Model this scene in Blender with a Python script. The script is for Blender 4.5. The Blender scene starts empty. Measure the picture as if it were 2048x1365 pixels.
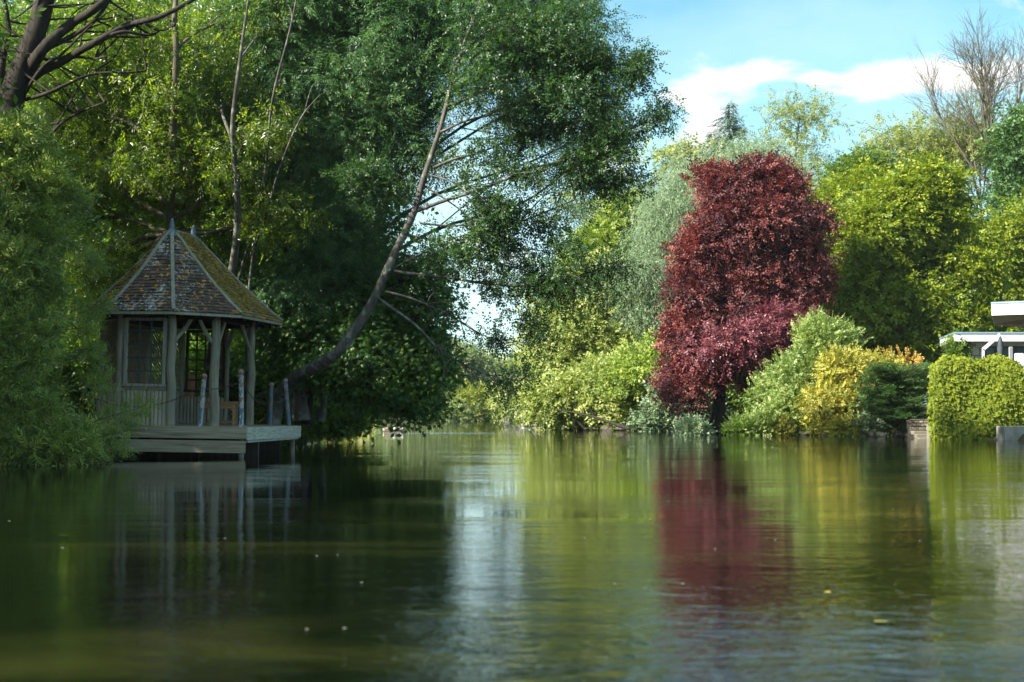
import bpy, math, random
import numpy as np
from mathutils import Vector, Matrix
R = np.random.default_rng(7)
random.seed(7)
SC = bpy.context.scene
COL = SC.collection
FPX = 2844.0            # focal length in photo pixels (50 mm on 36 mm, 2048 px wide)
CAMH = 0.9
PITCH = math.atan(139.5 / FPX)
cP, sP = math.cos(PITCH), math.sin(PITCH)

def P(px, py, Y):
    """world point that stands Y metres out along the view of photo pixel (px, py)"""
    a = (px - 1024) / FPX; b = (682.5 - py) / FPX
    f = cP - sP * b; u = sP + cP * b
    k = Y / f
    return np.array([a * k, Y, CAMH + u * k])

def W(py, wl=None):
    """distance at which the water surface shows at row py"""
    b = (682.5 - py) / FPX
    return -CAMH * (cP - sP * b) / (sP + cP * b)

# ------------------------------------------------------------------ materials
class NT:
    def __init__(s, name):
        s.m = bpy.data.materials.new(name); s.m.use_nodes = True
        s.t = s.m.node_tree; s.t.nodes.clear()
        s.out = s.n('ShaderNodeOutputMaterial')
    def n(s, kind, **kw):
        nd = s.t.nodes.new(kind)
        for k, v in kw.items():
            if k.startswith('i_'):
                nd.inputs[k[2:].replace('_', ' ')].default_value = v
            else: setattr(nd, k, v)
        return nd
    def l(s, a, b): s.t.links.new(a, b)
    def coord(s, scale=(1, 1, 1), kind='Object'):
        tc = s.n('ShaderNodeTexCoord'); mp = s.n('ShaderNodeMapping')
        mp.inputs['Scale'].default_value = scale
        s.l(tc.outputs[kind], mp.inputs['Vector']); return mp.outputs[0]
    def noise(s, vec, scale=5, detail=4, rough=.55, dist=0):
        nd = s.n('ShaderNodeTexNoise'); nd.inputs['Scale'].default_value = scale
        nd.inputs['Detail'].default_value = detail; nd.inputs['Roughness'].default_value = rough
        nd.inputs['Distortion'].default_value = dist
        if vec is not None: s.l(vec, nd.inputs['Vector'])
        return nd.outputs['Fac']
    def ramp(s, fac, stops, interp='LINEAR'):
        r = s.n('ShaderNodeValToRGB'); r.color_ramp.interpolation = interp
        e = r.color_ramp.elements
        while len(e) < len(stops): e.new(.5)
        for el, (p, c) in zip(e, stops):
            el.position = p; el.color = (*c, 1) if len(c) == 3 else c
        s.l(fac, r.inputs[0]); return r.outputs[0]
    def mix(s, fac, a, b, mode='MIX'):
        m = s.n('ShaderNodeMix', data_type='RGBA', blend_type=mode)
        for inp, v in ((m.inputs[0], fac), (m.inputs[6], a), (m.inputs[7], b)):
            if hasattr(v, 'is_linked') or hasattr(v, 'links'): s.l(v, inp)
            elif isinstance(v, (int, float)): inp.default_value = v
            else: inp.default_value = (*v, 1)
        return m.outputs[2]
    def math(s, op, a, b=None, c=None, clamp=False):
        m = s.n('ShaderNodeMath', operation=op, use_clamp=clamp)
        for inp, v in zip(m.inputs, (a, b, c)):
            if v is None: continue
            if hasattr(v, 'links'): s.l(v, inp)
            else: inp.default_value = v
        return m.outputs[0]
    def bump(s, h, strength=.3, dist=.01):
        b = s.n('ShaderNodeBump'); b.inputs['Strength'].default_value = strength
        b.inputs['Distance'].default_value = dist; s.l(h, b.inputs['Height']); return b.outputs[0]
    def pbr(s, col, rough=.8, bump=None, metal=0, spec=.5):
        p = s.n('ShaderNodeBsdfPrincipled')
        if hasattr(col, 'links'): s.l(col, p.inputs['Base Color'])
        else: p.inputs['Base Color'].default_value = (*col, 1)
        if hasattr(rough, 'links'): s.l(rough, p.inputs['Roughness'])
        else: p.inputs['Roughness'].default_value = rough
        p.inputs['Metallic'].default_value = metal
        p.inputs['Specular IOR Level'].default_value = spec
        if bump is not None: s.l(bump, p.inputs['Normal'])
        s.l(p.outputs[0], s.out.inputs[0]); return p

def leaf_mat(name, c0, c1, c2, trans=.35, tcol=None, rough=.45, spec=.4, tgain=1.0):
    t = NT(name)
    a = t.n('ShaderNodeAttribute', attribute_name='tint')
    col = t.ramp(a.outputs['Fac'], [(.1, c0), (.5, c1), (.95, c2)])
    p = t.pbr(col, rough, spec=spec)
    tr = t.n('ShaderNodeBsdfTranslucent')
    k = tcol or (1.25 * tgain, 1.35 * tgain, .55 * tgain)
    tc = t.mix(1.0, col, k, 'MULTIPLY')
    t.l(tc, tr.inputs[0])
    mx = t.n('ShaderNodeMixShader'); mx.inputs[0].default_value = trans
    t.l(p.outputs[0], mx.inputs[1]); t.l(tr.outputs[0], mx.inputs[2]); t.l(mx.outputs[0], t.out.inputs[0])
    return t.m

def bark_mat(name, c0, c1, scale=6, lichen=None):
    t = NT(name); v = t.coord((1, 1, .25))
    n1 = t.noise(v, scale, 6, .65); n2 = t.noise(t.coord(), scale * .4, 3)
    col = t.ramp(n1, [(.32, c0), (.66, c1)])
    if lichen:
        m = t.ramp(n2, [(.52, (0, 0, 0)), (.6, (1, 1, 1))])
        col = t.mix(m, col, lichen)
    t.pbr(col, .9, t.bump(n1, .6, .03), spec=.2)
    return t.m

def wood_mat(name, c0, c1, c2=None, axis='z', grain=26, green=None, rough=.8):
    t = NT(name)
    sc = {'z': (1, 1, .06), 'x': (.06, 1, 1), 'y': (1, .06, 1)}[axis]
    v = t.coord(sc)
    n1 = t.noise(v, grain, 5, .65, .4); n2 = t.noise(t.coord(), 2.3, 4, .6)
    col = t.ramp(n1, [(.3, c0), (.52, c1), (.72, c2 or c1)])
    a = t.n('ShaderNodeAttribute', attribute_name='tint')
    k = t.ramp(a.outputs['Fac'], [(0, (.72, .72, .72)), (1, (1.22, 1.2, 1.15))])
    col = t.mix(1.0, col, k, 'MULTIPLY')
    if green:
        m = t.ramp(n2, [(.42, (0, 0, 0)), (.62, (.8, .8, .8))])
        col = t.mix(m, col, green)
    t.pbr(col, rough, t.bump(n1, .35, .006), spec=.3)
    return t.m

# ------------------------------------------------------------------ mesh builder
class MB:
    def __init__(s): s.v = []; s.f = []; s.n = 0; s.t = []; s.mi = []
    def add(s, verts, faces, tint=None, mi=0):
        """faces: int array (n,k)"""
        verts = np.asarray(verts, float).reshape(-1, 3); faces = np.asarray(faces, np.int64)
        if len(faces) == 0: return
        s.v.append(verts); s.f.append(faces + s.n); s.n += len(verts)
        if tint is None: tint = np.full(len(faces), .5)
        elif np.isscalar(tint): tint = np.full(len(faces), float(tint))
        s.t.append(np.asarray(tint, float)); s.mi.append(np.full(len(faces), mi, np.int32))
    def merge(s, o, M=None):
        pass
    def build(s, name, mat, parent=None, smooth=False, loc=(0, 0, 0), link=True):
        me = bpy.data.meshes.new(name)
        V = np.concatenate(s.v) - np.asarray(loc, float)
        me.vertices.add(len(V)); me.vertices.foreach_set('co', V.astype(np.float32).ravel())
        tot = sum(f.size for f in s.f); npo = sum(len(f) for f in s.f)
        me.loops.add(tot); me.loops.foreach_set('vertex_index', np.concatenate([f.ravel() for f in s.f]).astype(np.int32))
        sizes = np.concatenate([np.full(len(f), f.shape[1]) for f in s.f])
        st = np.concatenate([[0], np.cumsum(sizes)[:-1]])
        me.polygons.add(npo); me.polygons.foreach_set('loop_start', st.astype(np.int32))
        me.polygons.foreach_set('material_index', np.concatenate(s.mi))
        me.polygons.foreach_set('use_smooth', np.full(npo, smooth))
        me.update(calc_edges=True)
        at = me.attributes.new('tint', 'FLOAT', 'FACE')
        at.data.foreach_set('value', np.concatenate(s.t).astype(np.float32))
        for m in (mat if isinstance(mat, (list, tuple)) else [mat]): me.materials.append(m)
        o = bpy.data.objects.new(name, me)
        COL.objects.link(o)
        o.location = loc
        if parent is not None: o.parent = parent
        return o
    # shapes
    def box(s, c, size, rot=None, tint=None, mi=0, ax=None, bev=0.0):
        c = np.asarray(c, float); h = np.asarray(size, float) / 2
        if bev <= 0:
            v = np.array([[x, y, z] for x in (-1, 1) for y in (-1, 1) for z in (-1, 1)], float) * h
            f = [[0, 1, 3, 2], [4, 6, 7, 5], [0, 4, 5, 1], [2, 3, 7, 6], [0, 2, 6, 4], [1, 5, 7, 3]]
            if rot is not None: v = v @ np.asarray(rot, float).T
            s.add(v + c, f, tint, mi); return
        b = min(bev, h.min() * .8)
        pts = []; idx = {}
        for x in (-1, 1):
            for y in (-1, 1):
                for z in (-1, 1):
                    for k in range(3):
                        q = np.array([x, y, z], float) * (h - b); q[k] = (x, y, z)[k] * h[k]
                        idx[(x, y, z, k)] = len(pts); pts.append(q)
        v = np.array(pts); F4 = []; F3 = []
        for k in range(3):
            a, c2 = [q for q in range(3) if q != k]
            for sgn in (-1, 1):
                q = []
                for (i, j) in ((-1, -1), (1, -1), (1, 1), (-1, 1)):
                    t = [0, 0, 0]; t[k] = sgn; t[a] = i; t[c2] = j; q.append(idx[(*t, k)])
                F4.append(q)
        for k in range(3):           # edges along axis k
            a, c2 = [q for q in range(3) if q != k]
            for i in (-1, 1):
                for j in (-1, 1):
                    t0 = [0, 0, 0]; t1 = [0, 0, 0]
                    t0[k] = -1; t1[k] = 1; t0[a] = t1[a] = i; t0[c2] = t1[c2] = j
                    F4.append([idx[(*t0, a)], idx[(*t1, a)], idx[(*t1, c2)], idx[(*t0, c2)]])
        for x in (-1, 1):
            for y in (-1, 1):
                for z in (-1, 1): F3.append([idx[(x, y, z, 0)], idx[(x, y, z, 1)], idx[(x, y, z, 2)]])
        if rot is not None: v = v @ np.asarray(rot, float).T
        n0 = s.n; s.v.append(v + c); s.n += len(v)
        for F in (F4, F3):
            F = np.array(F); s.f.append(F + n0)
            s.t.append(np.full(len(F), .5 if tint is None else tint)); s.mi.append(np.full(len(F), mi, np.int32))
    def beam(s, a, b, w, d, up=(0, 0, 1), tint=None, mi=0, bev=0.0):
        a = np.asarray(a, float); b = np.asarray(b, float)
        x = b - a; L = np.linalg.norm(x); x = x / L
        up = np.asarray(up, float)
        if abs(x @ up) > .98: up = np.array([1., 0, 0])
        y = np.cross(up, x); y /= np.linalg.norm(y); z = np.cross(x, y)
        s.box((a + b) / 2, (L, w, d), np.stack([x, y, z], 1), tint, mi, bev=bev)
    def tube(s, pts, rad, sides=6, tint=None, mi=0, cap=True, lump=0.0):
        pts = np.asarray(pts, float); n = len(pts)
        rad = np.broadcast_to(np.asarray(rad, float), (n,))
        T = np.gradient(pts, axis=0); T /= np.linalg.norm(T, axis=1)[:, None] + 1e-9
        ref = np.array([.13, .97, .2]) if abs(T[0][2]) > .5 else np.array([.1, .1, .99])
        A = np.cross(T, ref); A /= np.linalg.norm(A, axis=1)[:, None] + 1e-9
        B = np.cross(T, A)
        th = np.arange(sides) / sides * 2 * np.pi
        rr = rad[:, None] * (1 + lump * R.standard_normal((n, sides)))
        V = pts[:, None] + rr[..., None] * (np.cos(th)[None, :, None] * A[:, None] + np.sin(th)[None, :, None] * B[:, None])
        i = np.arange(n - 1)[:, None] * sides; j = np.arange(sides)[None]; j2 = (j + 1) % sides
        F = np.stack([i + j, i + j2, i + sides + j2, i + sides + j], -1).reshape(-1, 4)
        n0 = s.n
        s.add(V.reshape(-1, 3), F, tint, mi)
        if cap:
            for k in (0, n - 1):
                f = (np.arange(sides) + k * sides + n0)[None]
                s.f.append(f); s.t.append(np.array([.5 if tint is None else (tint if np.isscalar(tint) else .5)])); s.mi.append(np.array([mi], np.int32))
    def lathe(s, c, prof, sides=12, tint=None, mi=0):
        c = np.asarray(c, float)
        s.tube([c + (0, 0, z) for r, z in prof], [max(r, 1e-4) for r, z in prof], sides, tint, mi)
    def ball(s, c, r, tint=None, mi=0, n=8, sc=(1, 1, 1), lump=0, rot=None):
        u = np.linspace(0, np.pi, n + 1); w = np.arange(2 * n) / (2 * n) * 2 * np.pi
        V = np.stack([np.sin(u)[:, None] * np.cos(w), np.sin(u)[:, None] * np.sin(w), np.cos(u)[:, None] * np.ones_like(w)], -1)
        V = V * r * np.asarray(sc)
        if lump:
            q = V / r; V = V * (1 + lump * wob(q * 1.7 + R.random(3) * 20, 6))[..., None]
        if rot is not None: V = V @ np.asarray(rot).T
        V = V + np.asarray(c); m = 2 * n
        i = np.arange(n)[:, None] * m; j = np.arange(m)[None]; j2 = (j + 1) % m
        s.add(V.reshape(-1, 3), np.stack([i + j, i + j2, i + m + j2, i + m + j], -1).reshape(-1, 4), tint, mi)

_wk = R.standard_normal((24, 3)); _wp = R.random(24) * 6.28
def wob(p, n=10, scale=1.0):
    """smooth pseudo-noise, about -1..1"""
    p = np.asarray(p) * scale
    a = 0
    for i in range(n): a = a + np.sin(p @ _wk[i] * (1 + i * .22) + _wp[i])
    return a / math.sqrt(n) * .8

def smooth_path(pts, per=6):
    pts = np.asarray(pts, float)
    if len(pts) < 3: return np.stack([pts[0] + (pts[-1] - pts[0]) * t for t in np.linspace(0, 1, per + 1)])
    q = np.vstack([2 * pts[0] - pts[1], pts, 2 * pts[-1] - pts[-2]])
    out = []
    for i in range(1, len(q) - 2):
        for t in np.arange(per) / per:
            a, b, c, d = q[i - 1], q[i], q[i + 1], q[i + 2]
            out.append(.5 * (2 * b + (c - a) * t + (2 * a - 5 * b + 4 * c - d) * t * t + (3 * b - a - 3 * c + d) * t ** 3))
    out.append(q[-2]); return np.array(out)

def tagset(o, label=None, cat=None, group=None, kind=None):
    if label: o['label'] = label
    if cat: o['category'] = cat
    if group: o['group'] = group
    if kind: o['kind'] = kind
    return o
def thing(name, label, cat, loc=(0, 0, 0), group=None):
    o = bpy.data.objects.new(name, None); COL.objects.link(o); o.location = loc
    return tagset(o, label, cat, group)
def child(mb, name, mat, root, smooth=False):
    """mesh built in world coordinates, hung under an unrotated empty"""
    o = mb.build(name, mat, None, smooth, loc=tuple(root.location))
    o.parent = root; o.location = (0, 0, 0)
    return o
def subchild(mb, name, mat, part, root, smooth=False):
    o = mb.build(name, mat, None, smooth, loc=tuple(root.location))
    o.parent = part; o.location = (0, 0, 0); return o

# ------------------------------------------------------------------ leaves
def tmpl_leaf(l=1, w=.35, fold=.12, droop=.1):
    V = np.array([[0, 0, 0], [.45 * l, w * l / 2, fold * w * l], [l, 0, -droop * l], [.45 * l, -w * l / 2, fold * w * l]])
    return [V], [np.array([[0, 1, 2, 3]])]
def tmpl_twig(n=7, length=1.0, l=.3, w=.35, ang=50, droop=.15, opp=False, jit=.12, seed=1, term=True):
    r = np.random.default_rng(seed)
    V = []; F = []; k = 0
    for i in range(n):
        t = (i + 1) / n * length * .95 + (0 if term else 0)
        if opp: t = ((i // 2) + 1) / (n // 2 + 1) * length
        sd = 1 if i % 2 == 0 else -1
        a = math.radians(ang + r.normal() * 12) * sd
        if i == n - 1 and term: a = r.normal() * .15; t = length
        ll = l * (1 + r.normal() * .12)
        d = np.array([math.cos(a), math.sin(a), r.normal() * jit * 1.5 - droop])
        d /= np.linalg.norm(d); nn = np.array([r.normal() * .35, r.normal() * .35, 1]); sde = np.cross(nn, d); sde /= np.linalg.norm(sde)
        up = np.cross(d, sde)
        b = np.array([t, 0, -droop * .5 * t * t / max(length, 1e-6)])
        V += [b, b + d * ll * .45 + sde * w * ll / 2 + up * .05 * ll, b + d * ll, b + d * ll * .45 - sde * w * ll / 2 + up * .05 * ll]
        F.append([k, k + 1, k + 2, k + 3]); k += 4
    return [np.array(V)], [np.array(F)]
def tmpl_maple(s=1.0):
    # five pointed lobes
    ang = [0, 28, 52, 78, 105, 140, 180]
    rad = [1.0, .45, .92, .42, .72, .35, .12]
    pts = [(rad[i] * math.cos(math.radians(a)), rad[i] * math.sin(math.radians(a))) for i, a in enumerate(ang)]
    pts += [(x, -y) for x, y in pts[-2:0:-1]]
    V = np.array([[x * s + .15 * s, y * s, -.25 * s * (x * x + y * y) * .6] for x, y in pts])
    c = np.array([[.15 * s, 0, .03 * s]]); V = np.vstack([c, V]); m = len(pts)
    F = np.array([[0, 1 + i, 1 + (i + 1) % m] for i in range(m)])
    return [V], [F]
def tmpl_strand(n=18, length=1.0, l=.12, w=.22, seed=2):
    r = np.random.default_rng(seed); V = []; F = []; k = 0
    for i in range(n):
        t = (i + .5) / n * length
        a = r.random() * 6.28
        d = np.array([1.0, .55 * math.cos(a), .55 * math.sin(a)]); d /= np.linalg.norm(d)
        sde = np.cross(d, r.standard_normal(3)); sde /= np.linalg.norm(sde)
        b = np.array([t, .03 * math.sin(t * 5), .03 * math.cos(t * 4)]) * (1, length, length)
        V += [b, b + d * l * .5 + sde * w * l / 2, b + d * l, b + d * l * .5 - sde * w * l / 2]
        F.append([k, k + 1, k + 2, k + 3]); k += 4
    return [np.array(V)], [np.array(F)]

def unit(a): return a / (np.linalg.norm(a, axis=-1, keepdims=True) + 1e-9)

def scatter(mb, tmpls, pos, d, nrm, scale, tint):
    """place templates: x axis along d, z axis along nrm"""
    d = unit(d); y = unit(np.cross(nrm, d)); z = np.cross(d, y)
    which = R.integers(0, len(tmpls), len(pos))
    for k, (Vs, Fs) in enumerate(tmpls):
        m = which == k
        if not m.any(): continue
        V = Vs[0]; F = Fs[0]; p = pos[m]; N = len(p)
        X = (V[None, :, 0, None] * d[m][:, None] + V[None, :, 1, None] * y[m][:, None] + V[None, :, 2, None] * z[m][:, None])
        X = X * scale[m][:, None, None] + p[:, None]
        FF = (F[None] + (np.arange(N) * len(V))[:, None, None]).reshape(-1, F.shape[1])
        t = np.repeat(tint[m], len(F)) + R.normal(0, .09, N * len(F))
        mb.add(X.reshape(-1, 3), FF, np.clip(t, 0, 1))

def ellipsoid_points(cl, n, shell=.55, subr=.5, cover=1.0):
    """cl rows: centre(3), radii(3), weight. Points gather in tufts that sit on the ellipsoids"""
    cl = np.asarray(cl, float)
    w = cl[:, 6] * (cl[:, 3] * cl[:, 5] + cl[:, 4] * cl[:, 5] + cl[:, 3] * cl[:, 4])
    area = 4 * w
    nt = np.maximum(5, (cover * area / (subr * subr * 1.6)).astype(int)); tot = int(nt.sum())
    ti = np.repeat(np.arange(len(cl)), nt)
    tu = unit(R.standard_normal((tot, 3))); tr = .50 + .44 * R.random(tot) ** .8
    tr = np.where(R.random(tot) < .25, tr * .6, tr)
    tc = cl[ti, :3] + tu * tr[:, None] * cl[ti, 3:6]; to = unit(tu / cl[ti, 3:6])
    ts = subr * (.55 + .9 * R.random(tot)); tw = ts ** 2
    k = R.choice(tot, n, p=tw / tw.sum())
    u = unit(R.standard_normal((n, 3))); r = (.25 + .75 * R.random(n) ** .6)
    off = u * (r * ts[k])[:, None] * (1.15, 1.15, .55)
    p = tc[k] + off; o = unit(u * (.6, .6, .9) + to[k] * .6 + (0, 0, .15))
    m = R.random(n) < .12
    if m.any():
        q = ti[k[m]]; uu = unit(R.standard_normal((m.sum(), 3)))
        p[m] = cl[q, :3] + uu * (R.random(m.sum()) ** .5 * .75)[:, None] * cl[q, 3:6]; o[m] = uu
    return p, o, ti[k]

def crown(mb, cl, n_spray, tmpls, per=10, srad=.3, flat=.35, droop=.0, up=.5, out=.6, scale=(.8, 1.2), shell=.55,
          gap=.0, gscale=1.0, hue=.3, zmin=.1, rnd=.5, subr=None, cover=1.0, cull_inside=True):
    p, o, i = ellipsoid_points(cl, n_spray, shell, subr or srad * 1.9, cover)
    if gap > -1:
        g = wob(p * gscale, 12); keep = g > gap - .8 if gap else np.ones(len(p), bool)
        p, o, i, g = p[keep], o[keep], i[keep], g[keep]
    else: g = np.zeros(len(p))
    cl = np.asarray(cl, float)
    if cull_inside and len(cl) > 1:     # thin out sprays deep inside other clumps
        dm = np.full(len(p), 9.)
        for c in cl:
            q = np.linalg.norm((p - c[:3]) / c[3:6], axis=1); dm = np.minimum(dm, q)
        keep = (dm > .45) | (R.random(len(p)) < .3)
        p, o, g = p[keep], o[keep], g[keep]
    keep = p[:, 2] > zmin
    p, o, g = p[keep], o[keep], g[keep]
    sprays(mb, p, o, tmpls, per, srad, flat, droop, up, out, scale, hue, rnd, zmin)
    return p, o

def sprays(mb, p, o, tmpls, per, srad, flat=.35, droop=0, up=.5, out=.6, scale=(.8, 1.2), hue=.3, rnd=.5, zmin=.05):
    n = len(p)
    N = unit(o * out + np.array([0, 0, up]) + R.standard_normal((n, 3)) * .3)
    a = unit(np.cross(N, R.standard_normal((n, 3)))); b = np.cross(N, a)
    ts = R.normal(.5, hue, n)
    th = R.random((n, per)) * 6.283; rr = np.sqrt(R.random((n, per)))
    rad = srad * (.7 + .6 * R.random((n, 1)))
    off = (np.cos(th) * rr * rad)[..., None] * a[:, None] + (np.sin(th) * rr * rad)[..., None] * b[:, None]
    off += (R.normal(0, flat, (n, per)) * rad)[..., None] * N[:, None]
    pos = (p[:, None] + off - np.array([0, 0, 1]) * (rr ** 2 * rad * .35)[..., None]).reshape(-1, 3)
    dd = unit(off) * .8 + R.standard_normal(off.shape) * rnd + np.array([0, 0, -droop]) + o[:, None] * .3
    nn = N[:, None] + R.standard_normal(off.shape) * rnd * .8
    sc = scale[0] + (scale[1] - scale[0]) * R.random(n * per)
    tt = (ts[:, None] + R.normal(0, .1, (n, per))).ravel()
    k = pos[:, 2] > zmin
    scatter(mb, tmpls, pos[k], dd.reshape(-1, 3)[k], nn.reshape(-1, 3)[k], sc[k], tt[k])

def limbs(mb, trunk, r0, r1, targets, nsub=5, sub_targets=None, rl=None, wig=.15, lo=.25, hi=.95, sides=7):
    """trunk path + curved limbs to every target point"""
    tp = smooth_path(trunk, 5); n = len(tp)
    rr = np.linspace(0, 1, n); rad = r0 + (r1 - r0) * rr ** .8
    rad[0] *= 1.35; rad[1] *= 1.12 if n > 3 else 1
    mb.tube(tp, rad, sides + 2, lump=.05)
    for tg in targets:
        tg = np.asarray(tg, float)
        # start: point of the trunk a bit below the target
        sc = np.abs(tp[:, 2] - (tg[2] - .5 * np.linalg.norm(tg[:2] - tp[:, :2], axis=1)))
        lo_i = int(lo * n); hi_i = max(lo_i + 1, int(hi * n))
        k = lo_i + int(np.argmin(sc[lo_i:hi_i]))
        a = tp[k]; L = np.linalg.norm(tg - a)
        m1 = a + (tg - a) * .35 + np.array([0, 0, .06 * L]) + R.standard_normal(3) * wig * L * .3
        m2 = a + (tg - a) * .7 + np.array([0, 0, .05 * L]) + R.standard_normal(3) * wig * L * .3
        path = smooth_path([a, m1, m2, tg], 4)
        ra = min(rad[k] * .7, .035 * L + .01)
        mb.tube(path, np.linspace(ra, ra * .25 + .004, len(path)), sides - 1, cap=False)
        if sub_targets is not None and nsub:
            dist = np.linalg.norm(sub_targets - tg, axis=1)
            cand = np.argsort(dist)[: nsub * 8]
            for q in R.choice(cand, min(nsub, len(cand)), replace=False):
                s0 = path[R.integers(len(path) // 3, len(path))]; e = sub_targets[q]
                mid = (s0 + e) / 2 + R.standard_normal(3) * .07 * np.linalg.norm(e - s0) + (0, 0, .04)
                pp = smooth_path([s0, mid, e], 3)
                mb.tube(pp, np.linspace(ra * .38, max(ra * .08, .003), len(pp)), 4, cap=False)
    return tp

def CL(rows, Y):
    """clump rows in photo pixels: px,py,rx,ry,[dY],[ryd metres],[weight] -> world ellipsoids"""
    out = []
    for r in rows:
        r = list(r) + [0, None, 1][len(r) - 4:] if len(r) < 7 else list(r)
        px, py, rx, ry, dY, rd, w = r
        y = Y + dY; c = P(px, py, y); k = y / FPX
        if rd is None: rd = (rx + ry) / 2 * k * .8
        out.append([*c, rx * k, rd, ry * k, w])
    return out

def make_tree(name, label, cat, Y, rows, trunk, r0, r1, leafm, barkm, tmpls, n_spray, group=None, nsub=5, base=None, limb_n=None,
              trunk_px=True, extra=None, wig=.15, lo=.25, **kw):
    """trunk rows: (px,py,dY)"""
    tr = [P(a, b, Y + c) for a, b, c in trunk] if trunk_px else [np.array(q, float) for q in trunk]
    cl = CL(rows, Y) if rows is not None else extra
    root = thing(name, label, cat, tuple(tr[0]), group)
    mb = MB(); p, o = crown(mb, cl, n_spray, tmpls, **kw)
    tg = [c[:3] for c in cl]
    if limb_n is not None: tg = tg[:limb_n]
    tb = MB(); limbs(tb, tr, r0, r1, tg, nsub, p, wig=wig, lo=lo)
    child(tb, 'trunk', barkm, root, smooth=True)
    child(mb, 'crown', leafm, root)
    return root
SKY_TINT = (.41, .68, .63)
VEIL = (3.4, 4.05, 4.45)
CLOUD = (3.7, 3.7, 3.65)
EXPO = 1.85
WAVE = .0068
HAZE = 0.00015
WATER0 = (.0008, .0018, .0006); WATER1 = (.0022, .0036, .001); WATER2 = (.019, .021, .005)
# ------------------------------------------------------------------ camera, light, sky
cam = bpy.data.cameras.new('camera'); co = bpy.data.objects.new('camera', cam); COL.objects.link(co)
cam.lens = 50; cam.sensor_width = 36; cam.clip_start = .1; cam.clip_end = 6000
co.location = (0, 0, CAMH); co.rotation_euler = (math.pi / 2 + PITCH, 0, 0)
cam.dof.use_dof = True; cam.dof.focus_distance = 29; cam.dof.aperture_fstop = 2.4
SC.camera = co

SUN = unit(np.array([-.76, -.42, .60]))
sl = bpy.data.lights.new('sun', 'SUN'); so = bpy.data.objects.new('sun', sl); COL.objects.link(so)
sl.energy = 4.6; sl.angle = math.radians(.5); sl.color = (1, .94, .82)
so.rotation_euler = Vector(SUN).to_track_quat('Z', 'Y').to_euler(); so.location = (-20, -5, 30)

wd = bpy.data.worlds.new('World'); SC.world = wd; wd.use_nodes = True
wt = NT.__new__(NT); wt.t = wd.node_tree; wt.t.nodes.clear(); wt.out = wt.n('ShaderNodeOutputWorld')
sky = wt.n('ShaderNodeTexSky', sky_type='NISHITA', sun_disc=False)
sky.sun_elevation = math.asin(SUN[2]); sky.sun_rotation = math.atan2(SUN[0], SUN[1])
sky.air_density = 1.0; sky.dust_density = .6; sky.ozone_density = 1.2
tc = wt.n('ShaderNodeTexCoord'); sx = wt.n('ShaderNodeSeparateXYZ'); wt.l(tc.outputs['Generated'], sx.inputs[0])
ya = wt.math('MAXIMUM', wt.math('ABSOLUTE', sx.outputs[1]), .25)
U = wt.math('DIVIDE', sx.outputs[0], ya); Vv = wt.math('DIVIDE', sx.outputs[2], ya)
cx = wt.n('ShaderNodeCombineXYZ'); wt.l(U, cx.inputs[0]); wt.l(Vv, cx.inputs[1])
mp = wt.n('ShaderNodeMapping'); mp.inputs['Scale'].default_value = (1, 2.0, 1); mp.inputs['Rotation'].default_value = (0, 0, math.radians(-8))
wt.l(cx.outputs[0], mp.inputs[0])
nz = wt.noise(mp.outputs[0], 13, 9, .62, .3)
nz2 = wt.noise(mp.outputs[0], 4.5, 6, .55, .2)
def cblob(px, py, rx, ry, amp):
    a = wt.math('DIVIDE', wt.math('SUBTRACT', U, (px - 1024) / FPX), rx / FPX)
    b = wt.math('DIVIDE', wt.math('SUBTRACT', Vv, (822 - py) / FPX), ry / FPX)
    d = wt.math('ADD', wt.math('MULTIPLY', a, a), wt.math('MULTIPLY', b, b))
    return wt.math('MULTIPLY', wt.math('EXPONENT', wt.math('MULTIPLY', d, -1.0)), amp)
acc = None
for bl in [(1380, 182, 60, 30, 1.0), (1460, 158, 75, 28, 1.0), (1545, 140, 75, 24, 1.0), (1640, 152, 34, 24, .9), (1750, 165, 65, 38, 1.4),
           (1850, 150, 100, 34, 1.4), (1940, 145, 60, 26, 1.0), (1500, 185, 30, 28, .6), (1410, 250, 45, 55, .95), (1400, 320, 60, 60, .8),
           (1475, 215, 45, 22, .5), (2030, 130, 60, 40, .5), (1230, 330, 60, 60, .5), (960, 380, 160, 170, .35), (1010, 560, 150, 130, .4),
           (320, 60, 300, 130, .5), (2150, 420, 200, 60, .7), (-500, 400, 500, 200, .6), (2700, 200, 400, 120, .8), (1500, -1700, 1900, 900, 1.0), (-600, -2600, 1500, 900, .9)]:  # last pair: overhead clouds out of view, added for brighter fill light
    b = cblob(*bl); acc = b if acc is None else wt.math('ADD', acc, b)
dens = wt.math('ADD', acc, wt.math('MULTIPLY', wt.math('SUBTRACT', nz, .5), 3.0))
cm = wt.n('ShaderNodeMapRange', interpolation_type='SMOOTHSTEP'); cm.inputs[1].default_value = .30; cm.inputs[2].default_value = 1.15
wt.l(dens, cm.inputs[0])
hz = wt.math('MULTIPLY', wt.ramp(nz2, [(.38, (0, 0, 0)), (.7, (1, 1, 1))]), .30)
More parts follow.
